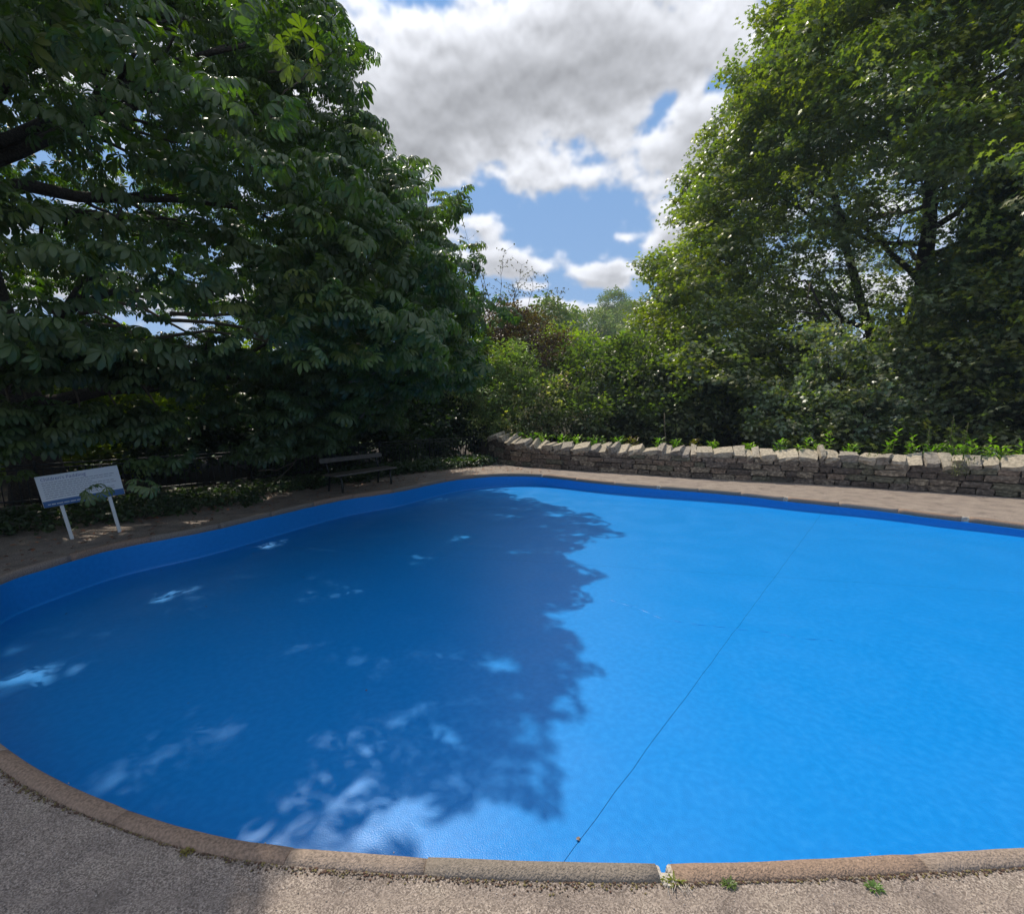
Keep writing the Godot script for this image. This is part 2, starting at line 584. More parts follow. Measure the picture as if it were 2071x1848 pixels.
func ground() -> void:
	var cnt := rim.size()
	# path of tarmac between the kerb and the boundary
	var st := begin()
	var fr := [0.0, 0.02, 0.06, 0.12, 0.2, 0.3, 0.42, 0.56, 0.7, 0.85, 1.0]
	for i in cnt:
		var j := (i + 1) % cnt
		for k in fr.size() - 1:
			var q := []
			for e in [[i, k], [i, k + 1], [j, k + 1], [j, k]]:
				var a: Vector2 = rim[e[0]] + rim_n[e[0]] * 0.085
				var p := a.lerp(outer[e[0]], fr[e[1]])
				q.append(v(p.x, 0.0, p.y))
			quad(st, q[0], q[3], q[2], q[1])
	struct(add("path", finish(st), M.tarmac))
	# land beyond
	var ss := [-0.6, 0.20, 0.42, 1.0, 2.0, 4.0, 7.0, 11.0, 16.0, 24.0, 34.0, 46.0, 60.0, 80.0, 105.0, 135.0, 170.0, 220.0, 300.0, 420.0, 700.0]
	var nz := FastNoiseLite.new()
	nz.frequency = 0.12
	st = begin()
	var far_st := begin()
	var c := Vector2(1.0, 6.5)
	for i in cnt:
		var j := (i + 1) % cnt
		for k in ss.size() - 1:
			var q := []
			for e in [[i, k], [i, k + 1], [j, k + 1], [j, k]]:
				var o := outer[e[0]]
				var dir := (o - c).normalized()
				var s: float = ss[e[1]]
				var p := o + dir * s
				var wall_side := o.x > -1.0 and o.y > 7.4
				var y := terrain_y(s, dir, wall_side)
				if s > 0.3:
					y += nz.get_noise_2d(p.x * 3.0, p.y * 3.0) * 0.08 * minf(1.0 + s * 0.1, 8.0)
				q.append(v(p.x, y, p.y))
			quad(st if k < 11 else far_st, q[0], q[3], q[2], q[1])
	struct(add("ground", finish(st), M.soil))
	struct(add("valley_ground", finish(far_st), M.grassland))


# ------------------------------------------------------------------ the pool
func pool() -> void:
	var cnt := rim.size()
	var basin := Node3D.new()
	basin.name = "pool_basin"
	add_child(basin)
	struct(basin)
	# wall of the basin, with a paint lip just under the coping
	var st := begin(false)
	var prof := [[0.045, -0.070], [-0.002, -0.074], [-0.004, -0.082]]
	for i in cnt:
		var j := (i + 1) % cnt
		var ri := []
		for e in [i, j]:
			var col := []
			for pr in prof:
				var p: Vector2 = rim[e] + rim_n[e] * pr[0]
				col.append(v(p.x, pr[1] + 0.004 * sin(e * 0.9) * sin(e * 0.37), p.y))
			var fy := floor_y(rim[e].x)
			for t in [0.5, 0.93]:
				col.append(v(rim[e].x, lerpf(-0.082, fy, t), rim[e].y))
			var b: Vector2 = rim[e] - rim_n[e] * 0.02
			col.append(v(b.x, fy - 0.004, b.y))
			ri.append(col)
		for k in 5:
			quad(st, ri[0][k], ri[0][k + 1], ri[1][k + 1], ri[1][k])
	add("basin_wall", finish(st), M.paint, basin)
	# floor in slabs with open joints over a darker bed
	var poly := rim
	var bed := begin()
	var fill := func(sf: SurfaceTool, pg: PackedVector2Array, drop: float) -> void:
		# grid-clipped so that the slope and small unevenness show
		var nz := FastNoiseLite.new()
		nz.frequency = 0.35
		nz.fractal_octaves = 4
		var lo := Vector2(1e9, 1e9)
		var hi := -lo
		for p in pg:
			lo = lo.min(p)
			hi = hi.max(p)
		var step := 0.5
		for gx in int((hi.x - lo.x) / step) + 1:
			for gy in int((hi.y - lo.y) / step) + 1:
				var o := lo + Vector2(gx, gy) * step
				var cell := PackedVector2Array([o, o + Vector2(step, 0), o + Vector2(step, step), o + Vector2(0, step)])
				for part in Geometry2D.intersect_polygons(cell, pg):
					var ix := Geometry2D.triangulate_polygon(part)
					for t in range(0, ix.size(), 3):
						for m in [0, 1, 2]:
							var p: Vector2 = part[ix[t + m]]
							sf.add_vertex(v(p.x, floor_y(p.x) - drop, p.y))
	fill.call(bed, poly, 0.012)
	add("joint_bed", finish(bed), M.joint, basin)
	var pieces: Array = [poly]
	for cut in [[Vector2(-0.55, 1.07), Vector2(8.2, 12.3), 0.0014], [Vector2(-7.0, 9.05), Vector2(12.0, 3.97), 0.0016]]:
		var a: Vector2 = cut[0]
		var b: Vector2 = cut[1]
		var nn: Vector2 = (b - a).normalized().orthogonal() * cut[2]
		# a saw cut that wanders a little
		var left: PackedVector2Array = []
		var right: PackedVector2Array = []
		for i in 61:
			var p: Vector2 = a.lerp(b, i / 60.0) + nn.normalized() * (0.004 * sin(i * 1.3) * sin(i * 0.41) + 0.003 * sin(i * 2.9))
			left.append(p + nn)
			right.append(p - nn)
		right.reverse()
		var strip := left.duplicate()
		strip.append_array(right)
		var next := []
		for pg in pieces:
			for r in Geometry2D.clip_polygons(pg, strip):
				if r.size() > 2:
					next.append(r)
		pieces = next
	for pg in pieces:
		var sf := begin()
		fill.call(sf, pg, 0.0)
		add("floor_slab", finish(sf), M.paint, basin)
	# an old crack filled proud of the floor and painted over
	var ridge := begin()
	var cp := [[1.15, 5.55], [1.43, 5.30], [1.60, 5.02], [1.89, 4.86], [2.10, 4.80], [2.34, 4.70], [2.62, 4.62], [2.80, 4.50], [3.13, 4.44]]
	var line := smooth_line(cp, 0.03)
	var pts := []
	var rad := []
	for i in line.size():
		var p := line[i] + Vector2(sin(i * 0.7), cos(i * 1.1)) * 0.008
		pts.append(v(p.x, floor_y(p.x) - 0.002, p.y))
		rad.append(0.005 + 0.003 * sin(i * 0.9))
	tube(ridge, pts, rad, 6)
	add("crack_ridge", finish(ridge), M.paint, basin)
	# coping: bullnosed kerb stones end to end, a few broken gaps
	var coping := Node3D.new()
	coping.name = "pool_coping"
	add_child(coping)
	struct(coping)
	var arc_of := func(p: Vector2) -> float:
		var best := 0
		for i in cnt:
			if rim[i].distance_to(p) < rim[best].distance_to(p):
				best = i
		return best * 0.1
	var cuts := []      # [arc, half gap]
	for g in [[0.655, 1.78, 0.034], [3.62, 12.1, 0.045], [5.93, 10.45, 0.045], [8.0, 8.45, 0.05], [-1.88, 2.07, 0.003], [-0.95, 1.85, 0.002], [-0.35, 1.81, 0.002], [1.75, 1.83, 0.002], [-2.85, 2.5, 0.003], [0.9, 14.2, 0.03]]:
		cuts.append([arc_of.call(Vector2(g[0], g[1])), g[2]])
	var total := cnt * 0.1
	cuts.sort_custom(func(a, b): return a[0] < b[0])
	var all := []
	for i in cuts.size():
		var a: Array = cuts[i]
		var b: Array = cuts[(i + 1) % cuts.size()]
		var span: float = fposmod(b[0] - a[0], total)
		all.append(a)
		var m := int(round(span / 1.05))
		for k in range(1, m):
			all.append([fposmod(a[0] + span * k / m, total), 0.0025])
	var cprof := [[0.045, -0.10], [0.012, -0.098], [0.007, -0.03], [0.010, -0.006], [0.020, 0.010], [0.040, 0.019], [0.066, 0.021], [0.090, 0.014], [0.103, 0.0], [0.104, -0.06]]
	for i in all.size():
		var s0: float = all[i][0] + all[i][1]
		var span: float = fposmod(all[(i + 1) % all.size()][0] - all[(i + 1) % all.size()][1] - s0, total)
		if span > 3.0 or span < 0.05:
			continue
		var n := maxi(2, int(span / 0.09))
		var dy := rf(-0.003, 0.003)
		var cs := begin()
		var rings := []
		for k in n + 1:
			var f := (s0 + span * k / n) / 0.1
			var a := int(f) % cnt
			var b := (a + 1) % cnt
			var p: Vector2 = rim[a].lerp(rim[b], f - floor(f))
			var nn: Vector2 = rim_n[a].lerp(rim_n[b], f - floor(f)).normalized()
			var ring := []
			var shrink := 0.004 if k == 0 or k == n else 0.0
			for pr in cprof:
				var w: Vector2 = p + nn * (pr[0] + rf(-0.0012, 0.0012))
				ring.append(v(w.x, pr[1] + dy + rf(-0.0012, 0.0012) - shrink, w.y))
			rings.append(ring)
		for k in n:
			for e in cprof.size() - 1:
				quad(cs, rings[k][e], rings[k][e + 1], rings[k + 1][e + 1], rings[k + 1][e])
		for e in range(1, cprof.size() - 1):
			tri(cs, rings[0][0], rings[0][e + 1], rings[0][e])
			tri(cs, rings[n][0], rings[n][e], rings[n][e + 1])
		add("coping_stone", finish(cs), M["coping_%d" % (rng.randi() % 3)], coping)
	# broken mortar left in the gaps
	for g in cuts:
		if g[1] < 0.02:
			continue
		var f: float = g[0] / 0.1
		var a := int(f) % cnt
		var p: Vector2 = rim[a].lerp(rim[(a + 1) % cnt], f - floor(f))
		var nn: Vector2 = rim_n[a]
		var tt: Vector2 = Vector2(nn.y, -nn.x)
		var bed_ := rock(77 + a, 0.10, 0.8)
		var o := add("broken_mortar", bed_, M.mortar, coping)
		var w: Vector2 = p + nn * 0.085
		o.position = v(w.x, -0.03, w.y)
		o.basis = Basis(v(tt.x, 0, tt.y), Vector3.UP, v(tt.x, 0, tt.y).cross(Vector3.UP)) * Basis.from_scale(Vector3(g[1] * 2.1, 0.07, 0.06))
		for s in [-1.0, 1.0]:
			var o2 := add("broken_mortar", rock(87 + a + int(s), 0.12, 0.7), M.mortar, coping)
			var w2: Vector2 = p + nn * 0.05 + tt * s * (g[1] - 0.007)
			o2.position = v(w2.x, -0.036, w2.y)
			o2.basis = o.basis.orthonormalized() * Basis.from_scale(Vector3(0.026, 0.062, 0.070))


# ------------------------------------------------------------------ leaves
func leaflet(st: SurfaceTool, base: Transform3D, length: float, width: float, droop: float, fold: float, shape: Array) -> void:
	# a leaf blade along -Z of base: three columns, folded along the midrib and drooping
	var prev := []
	for r in shape:
		var t: float = r[0]
		var y := 0.10 * t * length - droop * t * t * length
		var z := -t * length * (1.0 - 0.25 * droop * t)
		var hw: float = r[1] * width
		var row := [base * Vector3(-hw, y + fold * hw, z), base * Vector3(0, y, z), base * Vector3(hw, y + fold * hw, z)]
		if prev.size():
			quad(st, prev[0], prev[1], row[1], row[0])
			quad(st, prev[1], prev[2], row[2], row[1])
		prev = row


const OBOVATE := [[0.0, 0.03], [0.25, 0.17], [0.5, 0.36], [0.75, 0.5], [0.9, 0.34], [1.0, 0.0]]
const OVATE := [[0.0, 0.02], [0.2, 0.36], [0.45, 0.5], [0.75, 0.3], [1.0, 0.0]]
const LANCE := [[0.0, 0.1], [0.3, 0.42], [0.6, 0.5], [0.85, 0.3], [1.0, 0.0]]


func palmate(st: SurfaceTool, xf: Transform3D, size: float) -> void:
	var lens := [0.55, 0.8, 0.95, 1.0, 0.95, 0.8, 0.55]
	for i in 7:
		var a := (i - 3) * 0.66 + rf(-0.06, 0.06)
		var b := xf * Transform3D(Basis(Vector3.UP, -a) * Basis(Vector3.RIGHT, rf(-0.12, 0.12)), Vector3.ZERO)
		leaflet(st, b, size * lens[i], size * lens[i] * 0.36, rf(0.45, 0.85), rf(0.25, 0.45), OBOVATE)


func lobed(st: SurfaceTool, xf: Transform3D, size: float) -> void:
	# five-lobed sycamore leaf, cupped a little, pointing along -Z
	var out := [[0.0, 0.12], [0.55, 0.55], [0.95, 0.30], [1.25, 0.72], [1.57, 0.42], [1.72, 0.62], [1.95, 0.36]]
	var ring := []
	for k in range(out.size() - 1, 0, -1):
		ring.append([-PI + out[k][0] + 0.0, out[k][1]])
	var pts := []
	# angles measured from the tip; mirrored halves
	var half := [[0.0, 1.0], [0.28, 0.50], [0.75, 0.92], [1.15, 0.46], [1.75, 0.72], [2.35, 0.34]]
	for k in range(half.size() - 1, 0, -1):
		pts.append([-half[k][0], half[k][1]])
	for k in half.size():
		pts.append([half[k][0], half[k][1]])
	var c := xf * Vector3(0, 0.03 * size, 0)
	for k in pts.size() - 1:
		var q := []
		for e in [pts[k], pts[k + 1]]:
			q.append(xf * Vector3(sin(e[0]) * e[1] * size, -0.16 * size * e[1] * e[1], -cos(e[0]) * e[1] * size))
		tri(st, c, q[0], q[1])


func look(fwd: Vector3, up: Vector3, at: Vector3) -> Transform3D:
	var z := -fwd.normalized()
	var x := up.cross(z)
	if x.length() < 0.01:
		x = Vector3.RIGHT.cross(z)
	x = x.normalized()
	return Transform3D(Basis(x, z.cross(x), z), at)


func chestnut_leaves() -> Array:   # transforms of the leaves round one shoot that points along -Z
	var r := []
	var n := 6
	for i in n:
		var a := TAU * i / n + rf(-0.3, 0.3)
		var out := Vector3(sin(a), rf(0.05, 0.35), -cos(a) * 0.9 - 0.25)
		var at := Vector3(0, 0.02, -0.05) + out.normalized() * rf(0.12, 0.22)
		out.y = rf(-0.55, -0.1)
		r.append(look(out, Vector3.UP + rdir() * 0.2, at) * Transform3D(Basis.from_scale(Vector3.ONE * rf(0.8, 1.15)), Vector3.ZERO))
	return r


func spray_chestnut() -> Array:
	var sp := chestnut_leaves()
	var st := begin()
	for x in sp:
		palmate(st, x, 0.185)
		tube(st, [Vector3(0, 0, -0.02), x.origin], [0.004, 0.003], 3)
	tube(st, [Vector3(0, -0.03, 0.25), Vector3(0, 0, -0.05)], [0.007, 0.004], 3)
	return [finish(st), sp]


func spray_sycamore(n := 22, radius := 0.46, size := 0.10) -> ArrayMesh:
	var st := begin()
	for i in n:
		var d := rdir()
		d.y = absf(d.y) * 0.5 - 0.15
		var at := Vector3(d.x, d.y, d.z) * radius * sqrt(rng.randf()) * 1.1
		var out := (Vector3(at.x, 0, at.z) + rdir() * 0.25).normalized()
		out.y = rf(-0.75, -0.05)
		lobed(st, look(out, Vector3.UP + rdir() * 0.45, at), size * rf(0.75, 1.15))
	return finish(st)


func spray_bush(n: int, radius: float, length: float, width: float, shape: Array) -> ArrayMesh:
	var st := begin()
	for i in n:
		var d := rdir()
		var at := d * radius * pow(rng.randf(), 0.45)
		at.y *= 0.6
		var out := (d + rdir() * 0.6).normalized()
		out.y = rf(-0.5, 0.35)
		leaflet(st, look(out, Vector3.UP + rdir() * 0.5, at), length * rf(0.7, 1.15), length * width, rf(0.1, 0.5), rf(0.1, 0.4), shape)
	return finish(st)


# the edge of the sunlit part of the pool, (ahead, lat): nothing that grows above may shade what lies to the right of it
const LIT_EDGE := [[-4.0, -0.9], [1.6, -1.0], [1.9, -0.75], [2.25, -0.5], [2.48, 0.0], [2.75, 0.2], [3.05, 0.17], [3.33, -0.05], [3.52, 0.3], [3.95, 0.62], [4.45, 0.6], [5.2, 0.25], [5.74, 0.75], [6.4, 1.0], [7.4, 0.6], [7.8, 0.95], [8.8, 1.85], [9.85, 2.0], [11.4, 0.75], [12.8, 0.06], [13.8, -0.36], [14.6, -1.2], [16.5, 0.6]]


func lit_edge(ahead: float) -> float:
	for i in LIT_EDGE.size() - 1:
		if ahead < LIT_EDGE[i + 1][0]:
			return lerpf(LIT_EDGE[i][1], LIT_EDGE[i + 1][1], clampf((ahead - LIT_EDGE[i][0]) / (LIT_EDGE[i + 1][0] - LIT_EDGE[i][0]), 0, 1))
	return LIT_EDGE[-1][1]


func wall_side(lat: float, ahead: float) -> float:
	# metres beyond the wall face (negative: pool side), roughly
	for i in wall_line.size() - 1:
		var a := Vector2(wall_line[i][0], wall_line[i][1])
		var b := Vector2(wall_line[i + 1][0], wall_line[i + 1][1])
		if lat < b.x or i == wall_line.size() - 2:
			var t := (b - a).normalized()
			return (Vector2(lat, ahead) - a).dot(Vector2(-t.y, t.x))
	return 0.0


# small gaps in the chestnut that let flecks of sun through to the pool floor, [lat, ahead]
const FLECKS := [[-1.20, 1.60], [-1.05, 1.72], [-1.35, 1.75], [-1.7, 1.70], [-2.38, 6.02], [-4.23, 4.11], [-4.14, 4.32], [-2.41, 2.79], [-2.29, 3.20], [-2.11, 2.77], [-5.13, 7.94], [-4.35, 8.41], [-1.86, 4.60], [-1.65, 4.30], [-0.79, 4.45], [-1.21, 3.79], [-1.31, 2.93], [-0.96, 2.82], [-1.16, 2.55], [-1.30, 2.40], [-1.37, 2.27], [-0.95, 2.44], [-1.20, 3.09], [-1.94, 12.24], [-0.93, 8.58], [-1.40, 7.25], [-0.37, 10.22], [0.19, 7.65], [-0.31, 3.50], [-0.42, 2.75], [-0.16, 4.20], [-0.23, 2.93], [-0.06, 2.55], [-0.30, 2.44]]


# notches between the boughs on the right of the chestnut, [lat, up, ahead, radius]
const NOTCHES := [[-2.2, 7.0, 10.0, 0.9], [-2.5, 7.7, 11.4, 1.1], [-2.9, 8.6, 13.0, 1.2], [-1.9, 6.2, 11.8, 0.5], [-1.6, 5.4, 12.8, 0.55], [-1.5, 4.1, 13.2, 0.5], [-3.0, 7.2, 8.8, 0.7], [-3.9, 9.4, 9.5, 0.8], [-4.3, 10.6, 11.0, 1.0]]


func bitten(p: Vector3) -> bool:
	for n in NOTCHES:
		if p.distance_to(v(n[0], n[1], n[2])) < n[3]:
			return true
	return false


# places under the sycamore that the sun reaches through openings in its crown, [lat, up, ahead, radius]
const SUNNED := [[9.4, 2.8, 14.0, 1.25], [8.4, 1.9, 14.1, 0.8], [10.4, 2.8, 14.0, 0.9]]


func over_sunned(p: Vector3) -> bool:
	for q in SUNNED:
		var d := p - v(q[0], q[1], q[2])
		var t := d.dot(sun_dir)
		if t > 2.2 and (d - sun_dir * t).length() < q[3]:
			return true
	return false


func gapped(p: Vector3) -> bool:
	var g := p - sun_dir * ((p.y + 0.36) / sun_dir.y)
	for i in FLECKS.size():
		var dx: float = g.x - FLECKS[i][0]
		var dz: float = -g.z - FLECKS[i][1]
		if dx * dx + dz * dz < 0.11 + 0.05 * (i % 3):
			return rng.randf() < 0.78
	return false


func shades_pool(p: Vector3, spread: float) -> bool:
	# would a spray at p drop its shadow on the sunlit pool, path, wall or plants?
	for lv in [-0.33, 0.85]:
		var k: float = (p.y - lv) / sun_dir.y
		if k < 0.0:
			return false
		var g := p - sun_dir * k
		var lat := g.x
		var ahead := -g.z
		if ahead < -4.0 or ahead > 16.5 or lat > 12.5:
			continue
		if lv > 0.0:
			if lat > 1.8 and absf(wall_side(lat, ahead) - 0.2) < 1.15:
				return true
		elif lat > lit_edge(ahead) + spread and wall_side(lat, ahead) < 0.2:
			return true
	return false


# ------------------------------------------------------------------ trees
func tone(base: Array, vary: float) -> Color:
	var k := rf(1.0 - vary, 1.0 + vary)
	var y := rf(0.0, 1.0)
	# half of the light goes through a leaf and half bounces off, so the colour is twice what it reflects
	return Color(base[0] * k * (0.96 + 0.25 * y), base[1] * k * 0.92, base[2] * k * (1.25 - 0.25 * y)) * 2.7


func crown_radius(profile: Array, y: float) -> float:
	for i in profile.size() - 1:
		if y <= profile[i + 1][0]:
			return lerpf(profile[i][1], profile[i + 1][1], clampf((y - profile[i][0]) / (profile[i + 1][0] - profile[i][0]), 0.0, 1.0))
	return 0.0


func chestnut_tree() -> void:
	rng.seed = 101
	var axis := v(-10.4, 0, 10.5)
	var t := thing("chestnut_tree", "huge dark horse chestnut overhanging the shaded left side of the pool", "tree", axis)
	var profile := [[0.9, 6.0], [2.0, 8.6], [4.0, 9.5], [6.0, 9.4], [8.0, 8.3], [10.0, 7.0], [13.0, 4.8], [16.5, 0.8]]
	# trunk and limbs
	var st := begin()
	tube(st, bent(Vector3(0.2, -0.2, -0.1), Vector3(-0.3, 6.5, 0.2), 8, Vector3(0.1, 0, 0), 0.03), [0.62, 0.46, 0.42, 0.40, 0.38, 0.35, 0.32, 0.29, 0.25], 12, 0.05)
	tube(st, bent(Vector3(-0.3, 6.4, 0.2), Vector3(0.1, 14.5, 0.0), 8, Vector3(0.2, 0, 0), 0.12), taper(0.26, 0.05, 8), 9, 0.05)
	add("trunk", finish(st), M.bark, t)
	var fork := begin()
	for i in 26:
		var a := TAU * i / 26.0 * 2.0 + rf(-0.2, 0.2)
		var y0 := 2.0 + 9.5 * i / 26.0
		var y1 := y0 + rf(0.3, 2.8)
		var r := crown_radius(profile, y1) * rf(0.62, 0.82)
		var limb := begin()
		var end := Vector3(cos(a) * r, y1, sin(a) * r)
		var lp := bent(Vector3(0, y0, 0), end, 7, Vector3(0, rf(-0.3, 0.7), 0), 0.12)
		tube(limb, lp, taper(rf(0.13, 0.20), 0.03, 7), 7, 0.05)
		add("limb", finish(limb), M.bark, t)
		for b in 7:
			var f: Vector3 = lp[rng.randi_range(2, 6)]
			var e := f + Vector3(cos(a + rf(-1.2, 1.2)), rf(-0.4, 0.5), sin(a + rf(-1.2, 1.2))) * rf(1.0, 2.6)
			tube(fork, bent(f, e, 4, Vector3(0, rf(-0.2, 0.3), 0), 0.06), taper(0.05, 0.012, 4), 5)
	stuff(add("branches", finish(fork), M.bark, t))
	# leaf shoots: a dome of tiers round the trunk
	var sprays := [spray_chestnut(), spray_chestnut(), spray_chestnut(), spray_chestnut()]
	var nz := FastNoiseLite.new()
	nz.frequency = 0.34
	nz.fractal_octaves = 3
	nz.seed = 5
	var xfs := [[], [], [], []]
	var cols := [PackedColorArray(), PackedColorArray(), PackedColorArray(), PackedColorArray()]
	var big := []
	var twigs := begin()
	var made := 0
	var tries := 0
	while made < 17500 and tries < 160000:
		tries += 1
		var y := 0.9 + 15.4 * pow(rng.randf(), 1.3)
		var r := crown_radius(profile, y)
		if rng.randf() > r / 9.5 + 0.1:
			continue
		var a := rf(0, TAU)
		# more shoots are needed where the crown is seen
		var toward := Vector2(cos(a), sin(a)).dot(Vector2(0.85, 0.35))
		if rng.randf() > 0.70 + 0.30 * smoothstep(-0.7, 0.2, toward):
			continue
		var lumpy := 1.0 + 0.34 * nz.get_noise_3d(cos(a) * 6.0, y * 1.5, sin(a) * 6.0)
		var rr := r * lumpy * pow(rng.randf(), 0.22)
		var p := Vector3(cos(a) * rr, y, sin(a) * rr)
		var inner := rr / maxf(r, 0.1)
		# the crown is hollow below: few leaves near the trunk under the first limbs
		if y < 5.0 and inner < 0.55 + 0.06 * (5.0 - y):
			continue
		if nz.get_noise_3d(p.x * 1.3, p.y * 2.6, p.z * 1.3) < (-0.16 if y < 6.5 else -0.08) + (0.15 if axis.x + p.x < -4.2 and y > 2.8 and y < 10.0 else 0.0):
			continue
		var w := axis + p
		if w.y < 2.2 and -w.z > 7.6 and w.x > -3.2:
			continue
		if w.y < 1.95 and w.x > -5.5 and -w.z < 9.5:
			continue
		var eye := w.distance_to(Vector3(0, 1.9, 0))
		if eye < 7.0:
			continue
		if w.y < 2.6 and eye < 10.0 and w.x > -8.2:
			continue
		if bitten(w) or gapped(w):
			continue
		if shades_pool(w, rf(-0.25, 0.05)):
			continue
		var out := Vector3(p.x, rf(-0.25, 0.35) * r, p.z).normalized()
		var xf := look((out + rdir() * 0.8).normalized(), (Vector3.UP + out * 0.35 + rdir() * 0.45).normalized(), p) * Transform3D(Basis.from_scale(Vector3.ONE * rf(0.65, 1.15)), Vector3.ZERO)
		var k := made % 4
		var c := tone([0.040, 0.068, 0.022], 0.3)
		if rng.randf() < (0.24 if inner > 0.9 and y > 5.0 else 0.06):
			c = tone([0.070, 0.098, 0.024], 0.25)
		made += 1
		var dist := w.distance_to(Vector3(0, 1.9, 0))
		if dist < 7.6 and w.x > -w.length() and -w.z > 3.0:
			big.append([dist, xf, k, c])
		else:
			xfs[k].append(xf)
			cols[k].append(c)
		if inner > 0.9 and rng.randf() < 0.03 and dist < 14.0:
			var b := p + Vector3(-out.x, rf(-0.6, 0.2), -out.z) * rf(0.8, 1.8)
			tube(twigs, bent(b, p, 7, Vector3(rf(-0.3, 0.3), rf(-0.5, 0.2), rf(-0.3, 0.3)), 0.04), taper(0.016, 0.007, 7), 5)
	# boughs that hang low over the notice board and the railings
	for l in [[-6.9, 2.5, 7.2, 0.65], [-6.7, 2.8, 7.8, 0.70], [-6.3, 2.6, 8.2, 0.74], [-5.9, 2.4, 8.8, 0.70], [-6.7, 1.7, 7.0, 0.56], [-6.5, 1.7, 7.6, 0.61], [-6.1, 1.6, 8.0, 0.56], [-6.1, 1.5, 9.0, 0.63], [-5.7, 1.9, 10.0, 0.80], [-5.1, 2.2, 11.0, 0.99], [-5.5, 2.7, 10.0, 0.90], [-4.5, 2.0, 11.8, 0.94], [-3.6, 2.3, 12.4, 0.99], [-2.5, 2.7, 13.2, 0.92], [-6.8, 1.4, 6.8, 0.41], [-4.4, 2.8, 11.5, 1.03]]:
		for i in int(l[3] * l[3] * 62.0):
			var p := v(l[0], l[1], l[2]) + rdir() * Vector3(l[3], l[3] * 0.55, l[3]) * pow(rng.randf(), 0.4) - axis
			if gapped(p + axis) or shades_pool(p + axis, rf(-0.25, 0.05)) or (p.y < 1.5 and p.x + axis.x > -6.3):
				continue
			var out := Vector3(p.x, rf(-2.0, 2.0), p.z).normalized()
			var k := rng.randi() % 4
			var xf := look((out + rdir() * 0.6).normalized(), (Vector3.UP + out * 0.3 + rdir() * 0.25).normalized(), p)
			if (p + axis).distance_to(Vector3(0, 1.9, 0)) < 9.5:
				big.append([(p + axis).distance_to(Vector3(0, 1.9, 0)), xf, k, tone([0.040, 0.066, 0.022], 0.3)])
			else:
				xfs[k].append(xf)
				cols[k].append(tone([0.040, 0.066, 0.022], 0.3))
		tube(twigs, bent(axis * 0.0 + Vector3(0.2, 3.2 + rf(0, 1.5), 0.0).lerp(v(l[0], l[1], l[2]) - axis, 0.35), v(l[0], l[1], l[2]) - axis, 7, Vector3(0, 0.5, 0), 0.06), taper(0.05, 0.012, 7), 6)
	# the nearest leaves are pieces of their own
	for q in [[-4.42, 1.04, 5.2, 0.3], [-3.95, 1.10, 5.2, 1.2]]:
		var p := v(q[0], q[1], q[2]) - axis
		big.append([1.0, look(Vector3(sin(q[3]), -0.5, cos(q[3])), Vector3.UP, p) * Transform3D(Basis.from_scale(Vector3.ONE * 0.62), Vector3.ZERO), 0, Color.WHITE])
	add("twigs", finish(twigs), M.twig, t)
	stuff(t.get_child(t.get_child_count() - 1))
	big.sort_custom(func(a, b): return a[0] < b[0])
	var one := []
	for i in 3:
		var ls := begin()
		palmate(ls, Transform3D(), 0.185)
		tube(ls, [Vector3(0, 0, 0), Vector3(0, 0.03, 0.16)], [0.003, 0.004], 3)
		one.append(finish(ls))
	var mats := []
	for c in [lin(0.115, 0.160, 0.066), lin(0.135, 0.180, 0.066), lin(0.100, 0.145, 0.064), lin(0.140, 0.190, 0.065)]:
		mats.append(tinted(M.leaf, c))
	var used := 0
	for b in big:
		var sp: Array = sprays[b[2]][1]
		if used + sp.size() > 298:
			xfs[b[2]].append(b[1])
			cols[b[2]].append(b[3])
			continue
		for lf in sp:
			var o := add("leaf", one[used % 3], mats[3 if rng.randf() < 0.06 else used % 3], t)
			o.transform = b[1] * lf
			used += 1
	for k in 4:
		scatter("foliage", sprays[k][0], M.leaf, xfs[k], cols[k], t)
	print("chestnut shoots ", made, " of ", tries, " big ", big.size())


